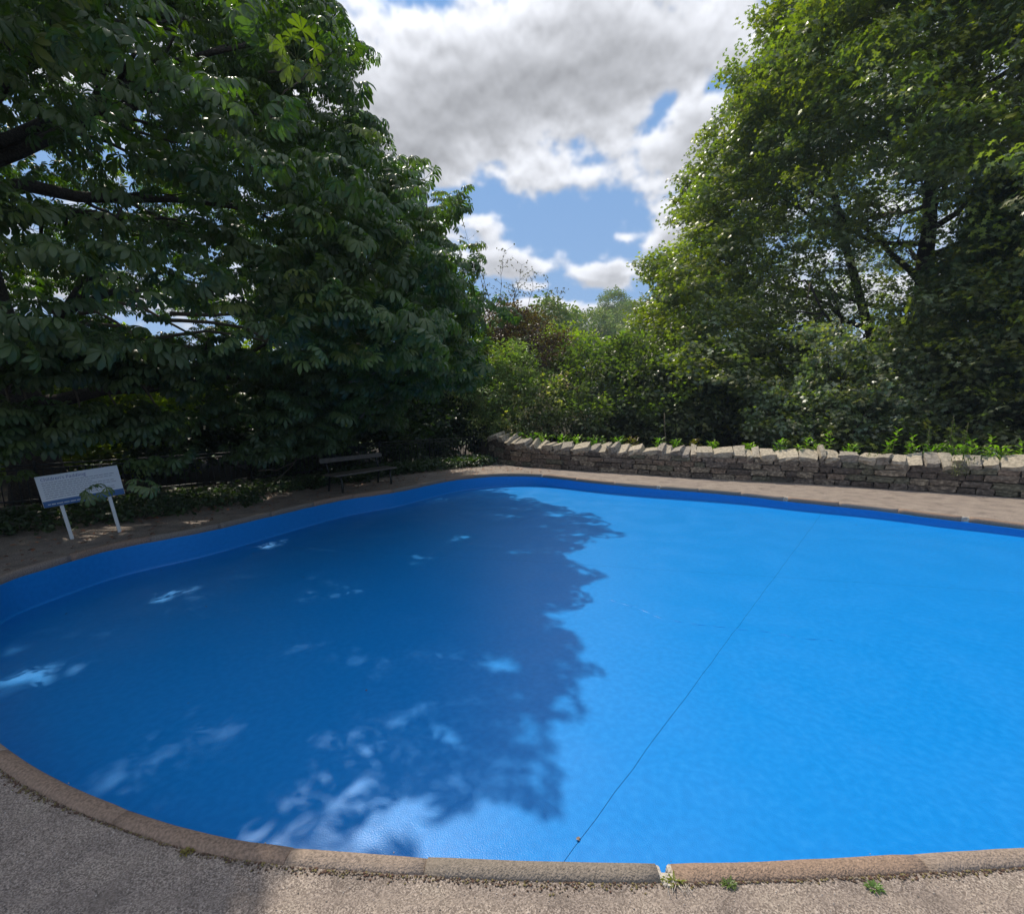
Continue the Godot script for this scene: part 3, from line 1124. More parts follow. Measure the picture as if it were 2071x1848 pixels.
func sycamore_tree(called: String, label: String, axis: Vector3, profile: Array, count: int, seed_: int, lean: Vector3, trunk_r: float, col: Array, gold: float, stems: int) -> void:
	rng.seed = seed_
	var t := thing(called, label, "tree", axis)
	var top: float = profile[-1][0]
	var st := begin()
	var mid := Vector3(lean.x, top * 0.35, lean.z)
	tube(st, bent(Vector3(0, -0.5, 0), mid, 6, Vector3(0.15, 0, 0), 0.03), taper(trunk_r * 1.25, trunk_r * 0.8, 6), 10, 0.05)
	tube(st, bent(mid, Vector3(lean.x * 1.5, top * 0.82, lean.z * 1.5), 8, Vector3(-0.3, 0, 0.2), 0.1), taper(trunk_r * 0.78, 0.04, 8), 8, 0.05)
	add("trunk", finish(st), M.bark, t)
	for s in stems:
		var a := TAU * s / stems + 0.6
		var sp := begin()
		var p0 := Vector3(0, 0.4 + s * 0.5, 0)
		var p1 := Vector3(cos(a) * top * 0.14, top * 0.42, sin(a) * top * 0.14)
		tube(sp, bent(p0, p1, 6, Vector3(0, -0.2, 0), 0.05), taper(trunk_r * 0.62, trunk_r * 0.4, 6), 8, 0.05)
		tube(sp, bent(p1, Vector3(cos(a) * top * 0.26, top * 0.8, sin(a) * top * 0.26), 6, Vector3(0, 0.2, 0), 0.12), taper(trunk_r * 0.4, 0.04, 6), 7)
		add("stem", finish(sp), M.bark, t)
	var fork := begin()
	var nl := 30
	for i in nl:
		var a := i * 2.4 + rf(-0.3, 0.3)
		var y0 := top * (0.10 + 0.68 * i / nl)
		var y1 := y0 + rf(0.0, 3.2)
		var r := crown_radius(profile, y1) * rf(0.55, 0.75)
		var limb := begin()
		var lp := bent(Vector3(lean.x, y0, lean.z), Vector3(cos(a) * r, y1, sin(a) * r), 7, Vector3(0, rf(-0.5, 0.8), 0), 0.15)
		tube(limb, lp, taper(trunk_r * rf(0.25, 0.42), 0.03, 7), 6)
		add("limb", finish(limb), M.bark, t)
		for b in 9:
			var f: Vector3 = lp[rng.randi_range(2, 7)]
			var e := f + Vector3(cos(a + rf(-1.3, 1.3)), rf(-0.5, 0.8), sin(a + rf(-1.3, 1.3))) * rf(0.8, 1.9)
			tube(fork, bent(f, e, 4, Vector3(0, rf(-0.2, 0.3), 0), 0.08), taper(0.045, 0.01, 4), 4)
	stuff(add("branches", finish(fork), M.bark, t))
	var nz := FastNoiseLite.new()
	nz.frequency = 0.30
	nz.fractal_octaves = 3
	nz.seed = seed_
	var meshes := [spray_sycamore(), spray_sycamore(), spray_sycamore()]
	var xfs := [[], [], []]
	var cols := [PackedColorArray(), PackedColorArray(), PackedColorArray()]
	var made := 0
	var tries := 0
	var rmax := 0.0
	for pr in profile:
		rmax = maxf(rmax, pr[1])
	while made < count and tries < count * 12:
		tries += 1
		var y := rf(profile[0][0], top)
		var r := crown_radius(profile, y)
		if rng.randf() > r / rmax + 0.08:
			continue
		var a := rf(0, TAU)
		var toward := Vector2(cos(a), sin(a)).dot(Vector2(-0.6, 0.8))
		if rng.randf() > 0.35 + 0.65 * smoothstep(-0.8, 0.1, toward):
			continue
		var lumpy := 1.0 + 0.24 * nz.get_noise_3d(cos(a) * 7.0, y * 1.4, sin(a) * 7.0)
		var rr := r * lumpy * pow(rng.randf(), 0.20)
		var p := Vector3(cos(a) * rr, y, sin(a) * rr)
		if nz.get_noise_3d(p.x * 1.2, p.y * 2.2, p.z * 1.2) < -0.15:
			continue
		var w := axis + p
		if wall_side(w.x, -w.z) < 0.75 + maxf(0.0, w.y - 2.0) * -0.25:
			continue
		if shades_pool(w, 0.2) or over_sunned(w):
			continue
		var out := Vector3(p.x, rf(-0.2, 0.5) * r, p.z).normalized()
		var k := made % 3
		xfs[k].append(look((out + rdir() * 0.6).normalized(), (Vector3.UP + out * 0.5 + rdir() * 0.3).normalized(), p) * Transform3D(Basis.from_scale(Vector3.ONE * rf(0.8, 1.2)), Vector3.ZERO))
		cols[k].append(tone([0.12, 0.15, 0.022], 0.25) if rng.randf() < gold else tone(col, 0.3))
		made += 1
	for k in 3:
		scatter("foliage", meshes[k], M.sycamore_leaf, xfs[k], cols[k], t)
	print(called, " ", made, " of ", tries)


# shrubs and smaller trees: lobes are [lat, up, ahead, radius]
func shrub(called: String, label: String, category: String, group: String, lobes: Array, per_m2: float, meshes: Array, mat: Material, col: Array, col2: Array, share2: float, seed_: int, stem_r := 0.03, base_y := 0.0, flat := 0.85) -> Node3D:
	rng.seed = seed_
	var c := Vector3.ZERO
	for l in lobes:
		c += v(l[0], 0, l[2])
	c /= lobes.size()
	c.y = base_y
	var t := thing(called, label, category, c, group)
	var st := begin()
	for l in lobes:
		var e := v(l[0], l[1], l[2]) - c
		var s := Vector3(rf(-0.2, 0.2), -0.1, rf(-0.2, 0.2))
		tube(st, bent(s, e, 5, Vector3(rf(-0.2, 0.2), 0, rf(-0.2, 0.2)), 0.04), taper(stem_r, stem_r * 0.35, 5), 5)
		for b in 5:
			tube(st, bent(s.lerp(e, rf(0.5, 1.0)), e + rdir() * l[3] * 0.9, 3, Vector3.ZERO, 0.03), taper(stem_r * 0.3, 0.005, 3), 4)
	add("stem", finish(st), M.dark_twig, t)
	var nz := FastNoiseLite.new()
	nz.seed = seed_
	nz.frequency = 1.0
	nz.fractal_octaves = 3
	var xfs := []
	var cols := []
	for m in meshes:
		xfs.append([])
		cols.append(PackedColorArray())
	var idx := 0
	for l in lobes:
		var n := int(per_m2 * 0.75 * 4.0 * PI * l[3] * l[3])
		for i in n:
			var d := rdir()
			var bump := nz.get_noise_3dv(d * 1.9 + Vector3(l[0], l[1], l[2]))
			if bump < -0.22:
				continue
			var rad: float = l[3] * (1.0 + 0.55 * bump) * pow(rng.randf(), 0.18)
			var p := v(l[0], l[1], l[2]) + d * Vector3(rad, rad * flat, rad)
			if p.y < base_y + 0.1:
				continue
			if p.x > 1.5 and shades_pool(p, 0.2):
				continue
			var k := idx % meshes.size()
			idx += 1
			var out := (d + Vector3.UP * 0.25 + rdir() * 0.5).normalized()
			xfs[k].append(look(out, (Vector3.UP + d * 0.5 + rdir() * 0.35).normalized(), p - c) * Transform3D(Basis.from_scale(Vector3.ONE * rf(0.75, 1.2)), Vector3.ZERO))
			cols[k].append(tone(col2, 0.25) if rng.randf() < share2 else tone(col, 0.3))
	for k in meshes.size():
		if xfs[k].size():
			scatter("foliage", meshes[k], mat, xfs[k], cols[k], t)
	return t


func planting() -> void:
	rng.seed = 301
	var small := [spray_bush(16, 0.28, 0.12, 0.55, OVATE), spray_bush(16, 0.28, 0.12, 0.55, OVATE)]
	var medium := [spray_bush(15, 0.34, 0.19, 0.52, OVATE), spray_bush(15, 0.34, 0.19, 0.52, OVATE)]
	var narrow := [spray_bush(22, 0.28, 0.17, 0.22, LANCE), spray_bush(22, 0.28, 0.17, 0.22, LANCE)]
	var maple := [spray_sycamore(12, 0.32, 0.09), spray_sycamore(12, 0.32, 0.09)]
	var broad := [spray_bush(15, 0.9, 0.42, 0.55, OVATE), spray_bush(15, 0.9, 0.42, 0.55, OVATE)]
	var dull := [0.030, 0.048, 0.018]
	# the middle, behind the wall, from back to front
	var far := [["tall distant tree with an open round top on the far hillside", [[25.1, 27.2, 130.0, 3.6], [28.0, 25.2, 131.0, 3.0], [23.0, 24.5, 129.0, 2.6], [25.6, 23.0, 130.0, 3.4]], 20.0], ["distant dark tree below the tallest tree on the hillside", [[25.0, 19.6, 110.0, 4.6], [28.5, 18.6, 109.0, 4.0], [22.0, 16.8, 111.0, 3.4]], 14.0],
		["pale round distant tree between copper beech and sycamore", [[14.1, 15.6, 90.0, 3.1], [12.0, 13.0, 91.0, 3.0], [16.6, 13.2, 90.0, 3.2], [19.0, 14.6, 96.0, 2.6]], 8.0], ["domed pale green distant tree just right of the bare twig tips", [[3.9, 12.4, 60.0, 2.1], [6.0, 11.4, 61.0, 1.9], [2.4, 10.8, 60.0, 1.7], [5.0, 9.6, 59.5, 2.2]], 4.0], ["low distant tree behind the copper beech", [[1.0, 12.6, 70.0, 2.5], [-1.6, 12.0, 71.0, 2.6], [8.9, 12.8, 75.0, 2.6], [9.6, 10.8, 74.0, 2.6]], 4.0]]
	for i in far.size():
		shrub("distant_tree", far[i][0], "tree", "trees on the far side of the valley", far[i][1], 2.6, broad, M.far_leaf, [0.085, 0.115, 0.040], [0.13, 0.15, 0.05], 0.35, 400 + i, 0.22, far[i][2] - 6.0)
	shrub("young_tree", "bright green young tree rising behind the dusky shrub, left of the sycamore", "tree", "", [[2.4, 5.0, 27.0, 1.3], [3.8, 4.3, 26.0, 1.4], [5.1, 3.9, 25.0, 1.3], [4.2, 3.0, 24.0, 1.5], [6.6, 4.4, 26.0, 1.2], [1.4, 4.2, 26.5, 1.2]], 13.0, medium, M.bush_leaf, [0.11, 0.14, 0.034], [0.15, 0.175, 0.04], 0.4, 411, 0.07, -0.6)
	shrub("lime_shrub", "bright green shrub between the chestnut and the copper beech", "shrub", "", [[-2.1, 4.6, 21.0, 1.25], [-1.5, 3.5, 20.5, 1.1], [-2.7, 5.7, 22.0, 1.0], [-3.2, 4.0, 21.5, 1.1], [-2.2, 2.4, 20.5, 1.1]], 18.0, medium, M.bush_leaf, [0.09, 0.14, 0.026], [0.13, 0.18, 0.03], 0.4, 412, 0.04, 0.3)
	var beech := shrub("copper_beech", "purple leaved copper beech with thin twigs reaching up into the sky", "tree", "", [[0.5, 4.6, 21.3, 1.25], [-0.5, 5.4, 21.5, 0.9], [1.5, 3.9, 21.0, 1.15], [2.3, 2.6, 20.6, 1.0], [1.9, 1.7, 20.2, 1.0], [-0.3, 4.0, 21.3, 1.25], [0.9, 2.6, 20.8, 1.2]], 22.0, small, M.bush_leaf, [0.048, 0.030, 0.026], [0.08, 0.048, 0.035], 0.25, 413, 0.06, 0.2)
	var tw := begin()
	var tips := []
	for q in [[-0.9, 5.3, -1.9, 9.0], [-0.7, 5.5, -1.2, 8.0], [-0.4, 5.6, -0.3, 8.1], [-0.2, 5.5, 0.4, 7.6], [0.4, 5.3, 0.9, 7.3], [1.2, 4.7, 1.5, 6.9], [-1.0, 5.2, -2.2, 7.6], [0.9, 4.9, 2.0, 6.5], [0.1, 5.5, 0.0, 7.0]]:
		var a := v(q[0], q[1], 21.4) - beech.position
		var b := v(q[2], q[3], 21.6) - beech.position
		var pts := bent(a, b, 8, Vector3(rf(-0.15, 0.15), 0, 0), 0.04)
		tube(tw, pts, taper(0.016, 0.004, 8), 4)
		for k in 22:
			var at: Vector3 = pts[rng.randi_range(2, 8)]
			var e := at + Vector3(rf(-0.45, 0.45), rf(0.0, 0.4), rf(-0.3, 0.3))
			tube(tw, [at, e], [0.004, 0.002], 3)
			for m in 4:
				tips.append(look(rdir(), Vector3.UP + rdir(), at.lerp(e, rf(0.3, 1.0))))
	stuff(add("twigs", finish(tw), M.dark_twig, beech))
	var one := begin()
	leaflet(one, Transform3D(), 0.085, 0.045, 0.3, 0.3, OVATE)
	var tc := PackedColorArray()
	for i in tips.size():
		tc.append(tone([0.05, 0.045, 0.024], 0.3))
	scatter("twig_leaves", finish(one), M.bush_leaf, tips, tc, beech)
	shrub("dusky_shrub", "dark green spreading shrub behind the wall, left of the sycamore", "shrub", "", [[2.9, 3.0, 19.6, 1.5], [4.4, 2.3, 18.6, 1.45], [3.0, 1.6, 18.0, 1.15], [4.7, 3.5, 19.2, 1.15], [5.1, 1.5, 17.6, 1.05], [6.2, 2.0, 17.4, 1.1], [6.4, 3.2, 18.2, 1.1]], 18.0, medium, M.bush_leaf, [0.060, 0.080, 0.036], [0.10, 0.13, 0.04], 0.25, 414, 0.05, 0.4)
	shrub("bamboo_shrub", "feathery yellow green shrub in front of the copper beech", "shrub", "", [[0.1, 3.4, 19.4, 1.05], [-1.0, 2.4, 19.2, 1.1], [0.5, 2.3, 19.0, 1.1], [-1.8, 2.8, 19.5, 0.95], [-0.7, 1.4, 18.9, 1.0], [0.3, 1.4, 18.6, 0.9]], 24.0, narrow, M.bush_leaf, [0.100, 0.140, 0.045], [0.15, 0.175, 0.06], 0.35, 415, 0.03, 0.5)
	shrub("variegated_shrub", "variegated shrub with pinkish cream tips at the left end of the wall", "shrub", "", [[1.4, 2.3, 18.6, 0.85], [1.7, 1.5, 18.1, 0.8], [0.4, 1.25, 18.1, 0.8], [2.4, 1.6, 18.0, 0.65], [0.9, 1.9, 18.3, 0.8]], 26.0, small, M.bush_leaf, [0.09, 0.115, 0.04], [0.26, 0.24, 0.14], 0.3, 416, 0.03, 0.5)
	# dark understorey below the chestnut, beyond the railings
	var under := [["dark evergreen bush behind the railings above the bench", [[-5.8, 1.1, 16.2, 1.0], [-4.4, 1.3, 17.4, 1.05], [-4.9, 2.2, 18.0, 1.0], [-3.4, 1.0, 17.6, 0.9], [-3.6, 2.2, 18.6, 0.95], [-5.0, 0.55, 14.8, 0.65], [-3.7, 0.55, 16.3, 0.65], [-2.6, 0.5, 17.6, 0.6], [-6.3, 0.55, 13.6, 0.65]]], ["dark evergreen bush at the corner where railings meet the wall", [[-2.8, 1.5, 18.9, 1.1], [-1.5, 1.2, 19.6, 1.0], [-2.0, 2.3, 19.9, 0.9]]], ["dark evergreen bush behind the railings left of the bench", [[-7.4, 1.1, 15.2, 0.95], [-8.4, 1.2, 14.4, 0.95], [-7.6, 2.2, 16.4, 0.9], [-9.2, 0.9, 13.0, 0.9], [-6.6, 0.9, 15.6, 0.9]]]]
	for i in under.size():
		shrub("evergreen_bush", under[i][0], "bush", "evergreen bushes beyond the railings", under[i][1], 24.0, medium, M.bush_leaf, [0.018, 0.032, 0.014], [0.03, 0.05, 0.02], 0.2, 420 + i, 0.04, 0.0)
	# sunlit bushes seen through the gaps at the left
	var lit := [[[-14.0, 1.0, 14.6, 1.3], [-14.2, 2.4, 16.0, 1.2], [-15.6, 1.6, 15.0, 1.2], [-13.0, 0.7, 13.4, 0.9], [-12.2, 0.7, 13.8, 0.9]], [[-11.7, 0.9, 15.4, 1.2], [-12.3, 2.0, 16.4, 1.2], [-10.6, 0.8, 14.6, 1.0], [-10.0, 1.6, 15.6, 1.1]], [[-10.6, 1.3, 17.6, 1.2], [-10.0, 2.6, 19.0, 1.3], [-9.2, 1.4, 18.6, 1.1], [-8.0, 1.2, 19.0, 1.2], [-6.8, 1.4, 19.6, 1.3], [-6.0, 2.6, 20.4, 1.2]], [[-14.2, 3.0, 20.0, 1.3], [-17.0, 2.8, 19.5, 1.3], [-16.0, 3.8, 21.0, 1.4]], [[-11.4, 3.3, 22.0, 1.5], [-9.7, 2.9, 23.0, 1.6], [-8.0, 3.2, 22.5, 1.3]], [[-17.9, 2.0, 16.5, 1.2], [-18.5, 3.4, 18.0, 1.2], [-16.8, 1.2, 15.2, 1.1]]]
	var names := ["sunlit yellow green bush behind the railings left of the notice board", "low sunlit bush behind the railings right of the notice board", "sunlit bush beyond the railings midway between board and bench", "tall sunlit bush far behind the notice board", "tall sunlit bush far behind the railings, left of the bench", "sunlit bush at the left end of the railings"]
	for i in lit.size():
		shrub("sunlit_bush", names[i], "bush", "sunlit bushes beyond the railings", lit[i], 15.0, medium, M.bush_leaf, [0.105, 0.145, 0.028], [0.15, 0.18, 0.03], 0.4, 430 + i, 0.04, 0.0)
	# lower growth under the big sycamore
	shrub("maple_sapling", "young sycamore growth with pale sunlit leaves behind the wall", "sapling", "", [[9.4, 2.7, 14.5, 1.2], [8.4, 1.9, 14.6, 1.0], [10.6, 3.0, 14.6, 1.1], [7.8, 1.6, 14.9, 0.9], [9.8, 1.8, 13.9, 0.9], [9.3, 3.6, 15.2, 0.9], [10.9, 2.0, 14.0, 0.9]], 17.0, maple, M.sycamore_leaf, [0.085, 0.120, 0.060], [0.14, 0.17, 0.10], 0.4, 440, 0.04, 0.4)
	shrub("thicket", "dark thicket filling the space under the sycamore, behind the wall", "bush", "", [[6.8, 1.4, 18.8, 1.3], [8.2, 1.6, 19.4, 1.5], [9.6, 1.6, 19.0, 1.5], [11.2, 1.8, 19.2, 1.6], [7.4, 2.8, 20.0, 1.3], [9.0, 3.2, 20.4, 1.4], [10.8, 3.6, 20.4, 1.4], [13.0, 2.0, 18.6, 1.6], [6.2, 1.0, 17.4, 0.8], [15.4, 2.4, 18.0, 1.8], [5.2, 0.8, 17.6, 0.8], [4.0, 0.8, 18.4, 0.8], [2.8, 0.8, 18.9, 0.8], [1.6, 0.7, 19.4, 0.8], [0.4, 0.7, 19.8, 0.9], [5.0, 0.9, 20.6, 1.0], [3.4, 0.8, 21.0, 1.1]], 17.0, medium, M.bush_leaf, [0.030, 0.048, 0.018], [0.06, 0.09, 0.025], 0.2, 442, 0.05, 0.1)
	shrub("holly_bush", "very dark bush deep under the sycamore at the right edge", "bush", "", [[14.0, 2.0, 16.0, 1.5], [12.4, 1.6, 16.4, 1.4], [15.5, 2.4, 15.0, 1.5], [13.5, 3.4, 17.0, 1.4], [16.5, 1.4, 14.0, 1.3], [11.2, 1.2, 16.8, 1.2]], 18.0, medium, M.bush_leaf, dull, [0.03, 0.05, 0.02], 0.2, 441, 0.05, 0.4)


# ------------------------------------------------------------------ wall, fence, bench, board
func stone_wall() -> void:
	rng.seed = 501
	var t := thing("stone_wall", "low rough sandstone wall with pale tilted coping stones along the far path", "wall", v(5.5, 0, 13.2))
	var inv := t.position
	var length := (wall_pts.size() - 1) * 0.05
	var top := func(s: float) -> float: return 0.60 + 0.24 * (1.0 - smoothstep(0.0, 2.2, s))
	# mortar core, set back behind the stone faces
	var st := begin(false)
	var n := int(length / 0.2)
	var prev := []
	for i in n + 1:
		var pt := along(wall_pts, 0.05, length * i / n)
		var nn := Vector2(-pt[1].y, pt[1].x)
		var a: Vector2 = pt[0] + nn * 0.075
		var b: Vector2 = pt[0] + nn * 0.40
		var h: float = top.call(length * i / n)
		var row := [v(a.x, -0.05, a.y) - inv, v(a.x, h, a.y) - inv, v(b.x, h, b.y) - inv, v(b.x, -0.05, b.y) - inv]
		if prev.size():
			for k in 3:
				quad(st, prev[k], prev[k + 1], row[k + 1], row[k])
		prev = row
	add("mortar", finish(st), M.core, t)
	var kinds := []
	for i in 10:
		kinds.append(rock(600 + i, 0.10, 0.78))
	var put := func(called: String, s: float, y: float, size: Vector3, depth: float, mat: Material, roll: float, yaw: float, pitch := 0.0) -> void:
		var pt := along(wall_pts, 0.05, s)
		var tt := v(pt[1].x, 0, pt[1].y)
		var back := v(-pt[1].y, 0, pt[1].x)
		var p: Vector2 = pt[0]
		var o := add(called, kinds[rng.randi() % 10], mat, t)
		o.position = v(p.x, y, p.y) + back * depth - inv
		o.basis = Basis(tt, Vector3.UP, -back) * Basis(Vector3.UP, yaw) * Basis(Vector3.RIGHT, pitch) * Basis(Vector3.BACK, roll) * Basis.from_scale(size)
	for course in 4:
		var s := rf(0.0, 0.3)
		while s < 14.6:
			var w := rf(0.26, 0.62)
			var hh: float = top.call(s + w / 2) / 4.0
			# a drain hole low in the wall
			if course == 0 and absf(s + w / 2 - 9.55) < 0.28 and s + w / 2 < 9.83:
				s += w * 0.45
				continue
			put.call("stone", s + w / 2, hh * (course + 0.5) + rf(-0.01, 0.01), Vector3(w - 0.012, hh * rf(0.88, 1.0), 0.17), 0.050 + rf(-0.022, 0.020), M["stone_%d" % (rng.randi() % 6)], rf(-0.03, 0.03), rf(-0.03, 0.03))
			s += w
	var s2 := 0.1
	while s2 < 14.6:
		var w := rf(0.17, 0.56)
		var lean := rf(0.25, 0.6) if s2 < 7.0 else rf(-0.2, 0.45)
		var th := rf(0.13, 0.21)
		var kind := rng.randi() % 3
		if rng.randf() < 0.14:
			w *= 0.55
			th *= 1.5
		put.call("coping_stone", s2 + w / 2, top.call(s2) + th * 0.45 + rf(-0.005, 0.015), Vector3(w * 0.95, th, rf(0.36, 0.5)), 0.19 + rf(-0.05, 0.03), M["cap_%d" % kind], lean * 0.5, rf(-0.25, 0.25), rf(0.15, 0.7))
		s2 += w * 0.97


func railings() -> void:
	rng.seed = 520
	var t := thing("iron_railings", "dark iron railings on a low stone plinth under the chestnut", "fence", v(-6.7, 0, 11.4))
	var inv := t.position
	var length := 19.0
	var st := begin(false)
	var prev := []
	for i in 96:
		var pt := along(fence_pts, 0.05, length * i / 95.0)
		var nn := Vector2(-pt[1].y, pt[1].x)
		var a: Vector2 = pt[0] + nn * 0.11
		var b: Vector2 = pt[0] - nn * 0.11
		var row := [v(a.x, -0.05, a.y) - inv, v(a.x, 0.13, a.y) - inv, v(a.x - nn.x * 0.02, 0.15, a.y - nn.y * 0.02) - inv, v(b.x + nn.x * 0.02, 0.15, b.y + nn.y * 0.02) - inv, v(b.x, 0.13, b.y) - inv, v(b.x, -0.05, b.y) - inv]
		if prev.size():
			for k in 5:
				quad(st, prev[k], row[k], row[k + 1], prev[k + 1])
		prev = row
	add("plinth", finish(st), M.stone_3, t)
	for ry in [0.24, 0.80, 0.88]:
		var rl := begin()
		var pts := []
		var rad := []
		for i in 70:
			var pt := along(fence_pts, 0.05, length * i / 69.0)
			pts.append(v(pt[0].x, ry, pt[0].y) - inv)
			rad.append(0.013)
		tube(rl, pts, rad, 6)
		add("rail", finish(rl), M.iron, t)
	var pk := begin()
	tube(pk, [Vector3(0, 0.14, 0), Vector3(0, 0.80, 0)], [0.008, 0.008], 6)
	var picket := finish(pk)
	var ps := begin()
	tube(ps, [Vector3(0, 0, 0), Vector3(0, 0.90, 0), Vector3(0, 0.93, 0), Vector3(0, 0.96, 0)], [0.022, 0.022, 0.03, 0.01], 8)
	var post := finish(ps)
	var s := 0.2
	var i := 0
	while s < length - 0.1:
		var pt := along(fence_pts, 0.05, s)
		var o := add("post" if i % 16 == 0 else "picket", post if i % 16 == 0 else picket, M.iron, t)
		o.position = v(pt[0].x, 0, pt[0].y) - inv
		o.rotation = Vector3(rf(-0.01, 0.01), 0, rf(-0.01, 0.01))
		s += 0.118
		i += 1


func bench() -> void:
	var a := Vector2(-4.15, 11.05)
	var b := Vector2(-3.17, 12.75)
	var mid := (a + b) / 2.0
	var t := thing("park_bench", "wooden park bench in deep shade in front of the railings", "bench", v(mid.x, 0, mid.y))
	var d := (b - a).normalized()
	t.basis = Basis(v(d.x, 0, d.y), Vector3.UP, v(d.x, 0, d.y).cross(Vector3.UP))   # local z towards the pool
	for k in 4:
		var st := begin(false)
		bevel_box(st, Vector3(0, 0.40, 0.20 - k * 0.115), Vector3(1.95, 0.04, 0.10), 0.006)
		add("seat_slat", finish(st), M.bench_wood, t)
	for k in 2:
		var st := begin(false)
		bevel_box(st, Vector3(0, 0.57 + k * 0.14, -0.235 - k * 0.035), Vector3(1.95, 0.11, 0.035), 0.006, Basis(Vector3.RIGHT, -0.24))
		if k == 1:
			add("back_slat", finish(st), M.bench_wood, t)
	for x in [-0.78, 0.78]:
		var st := begin()
		tube(st, [Vector3(x, -0.02, 0.22), Vector3(x, 0.36, 0.20), Vector3(x, 0.375, -0.17), Vector3(x, -0.02, -0.25)], [0.025, 0.025, 0.025, 0.025], 6)
		tube(st, [Vector3(x, 0.37, -0.18), Vector3(x, 0.78, -0.31)], [0.025, 0.02], 6)
		add("leg_frame", finish(st), M.iron, t)


func notice_board() -> void:
	var t := thing("notice_board", "white notice board on two white posts with a blue band along the bottom", "sign", v(-6.3, 0, 7.27))
	var d := Vector2(0.68, 0.73).normalized()
	var x := v(d.x, 0, d.y)
	t.basis = Basis(x, Vector3.UP, x.cross(Vector3.UP)) * Basis(Vector3.BACK, 0.10)
	var st := begin(false)
	bevel_box(st, Vector3(0, 0.775, 0), Vector3(0.94, 0.45, 0.018), 0.003)
	var board := add("board", finish(st), M.white, t)
	st = begin(false)
	bevel_box(st, Vector3(0, 0.596, 0.0105), Vector3(0.932, 0.088, 0.004), 0.001)
	add("blue_band", finish(st), M.sign_blue, board)
	var text := func(words: String, px: float, at: Vector3, mat: Material) -> void:
		var tm := TextMesh.new()
		tm.text = words
		var f := SystemFont.new()
		f.font_names = PackedStringArray(["Droid Sans"])
		tm.font = f
		tm.font_size = 32
		tm.pixel_size = px / 32.0
		tm.depth = 0.001
		tm.horizontal_alignment = HORIZONTAL_ALIGNMENT_LEFT
		var o := add("lettering", tm, mat, board)
		o.position = at
	text.call("Children's Paddling", 0.058, Vector3(-0.42, 0.945, 0.0098), M.blue_ink)
	# rows of small print, too fine to read: dashes of ink
	rng.seed = 530
	for row in 8:
		var ink := begin(false)
		var px := -0.42
		var last := 0.36 - (0.25 if row % 3 == 2 else 0.0)
		while px < last:
			var w := rf(0.02, 0.06)
			bevel_box(ink, Vector3(px + w / 2, 0.895 - row * 0.031, 0.0098), Vector3(w, 0.0055, 0.0012), 0.0002)
			px += w + 0.010
		add("print_line", finish(ink), M.ink, board)
	var band := begin(false)
	var bx := -0.42
	while bx < 0.05:
		var w := rf(0.03, 0.07)
		bevel_box(band, Vector3(bx + w / 2, 0.588, 0.0130), Vector3(w, 0.010, 0.0012), 0.0002)
		bx += w + 0.012
	add("print_line", finish(band), M.white, board)
	for s in [-0.28, 0.28]:
		var lg := begin(false)
		bevel_box(lg, Vector3(s, 0.36, -0.03), Vector3(0.045, 0.78, 0.035), 0.004)
		add("leg", finish(lg), M.white, t)


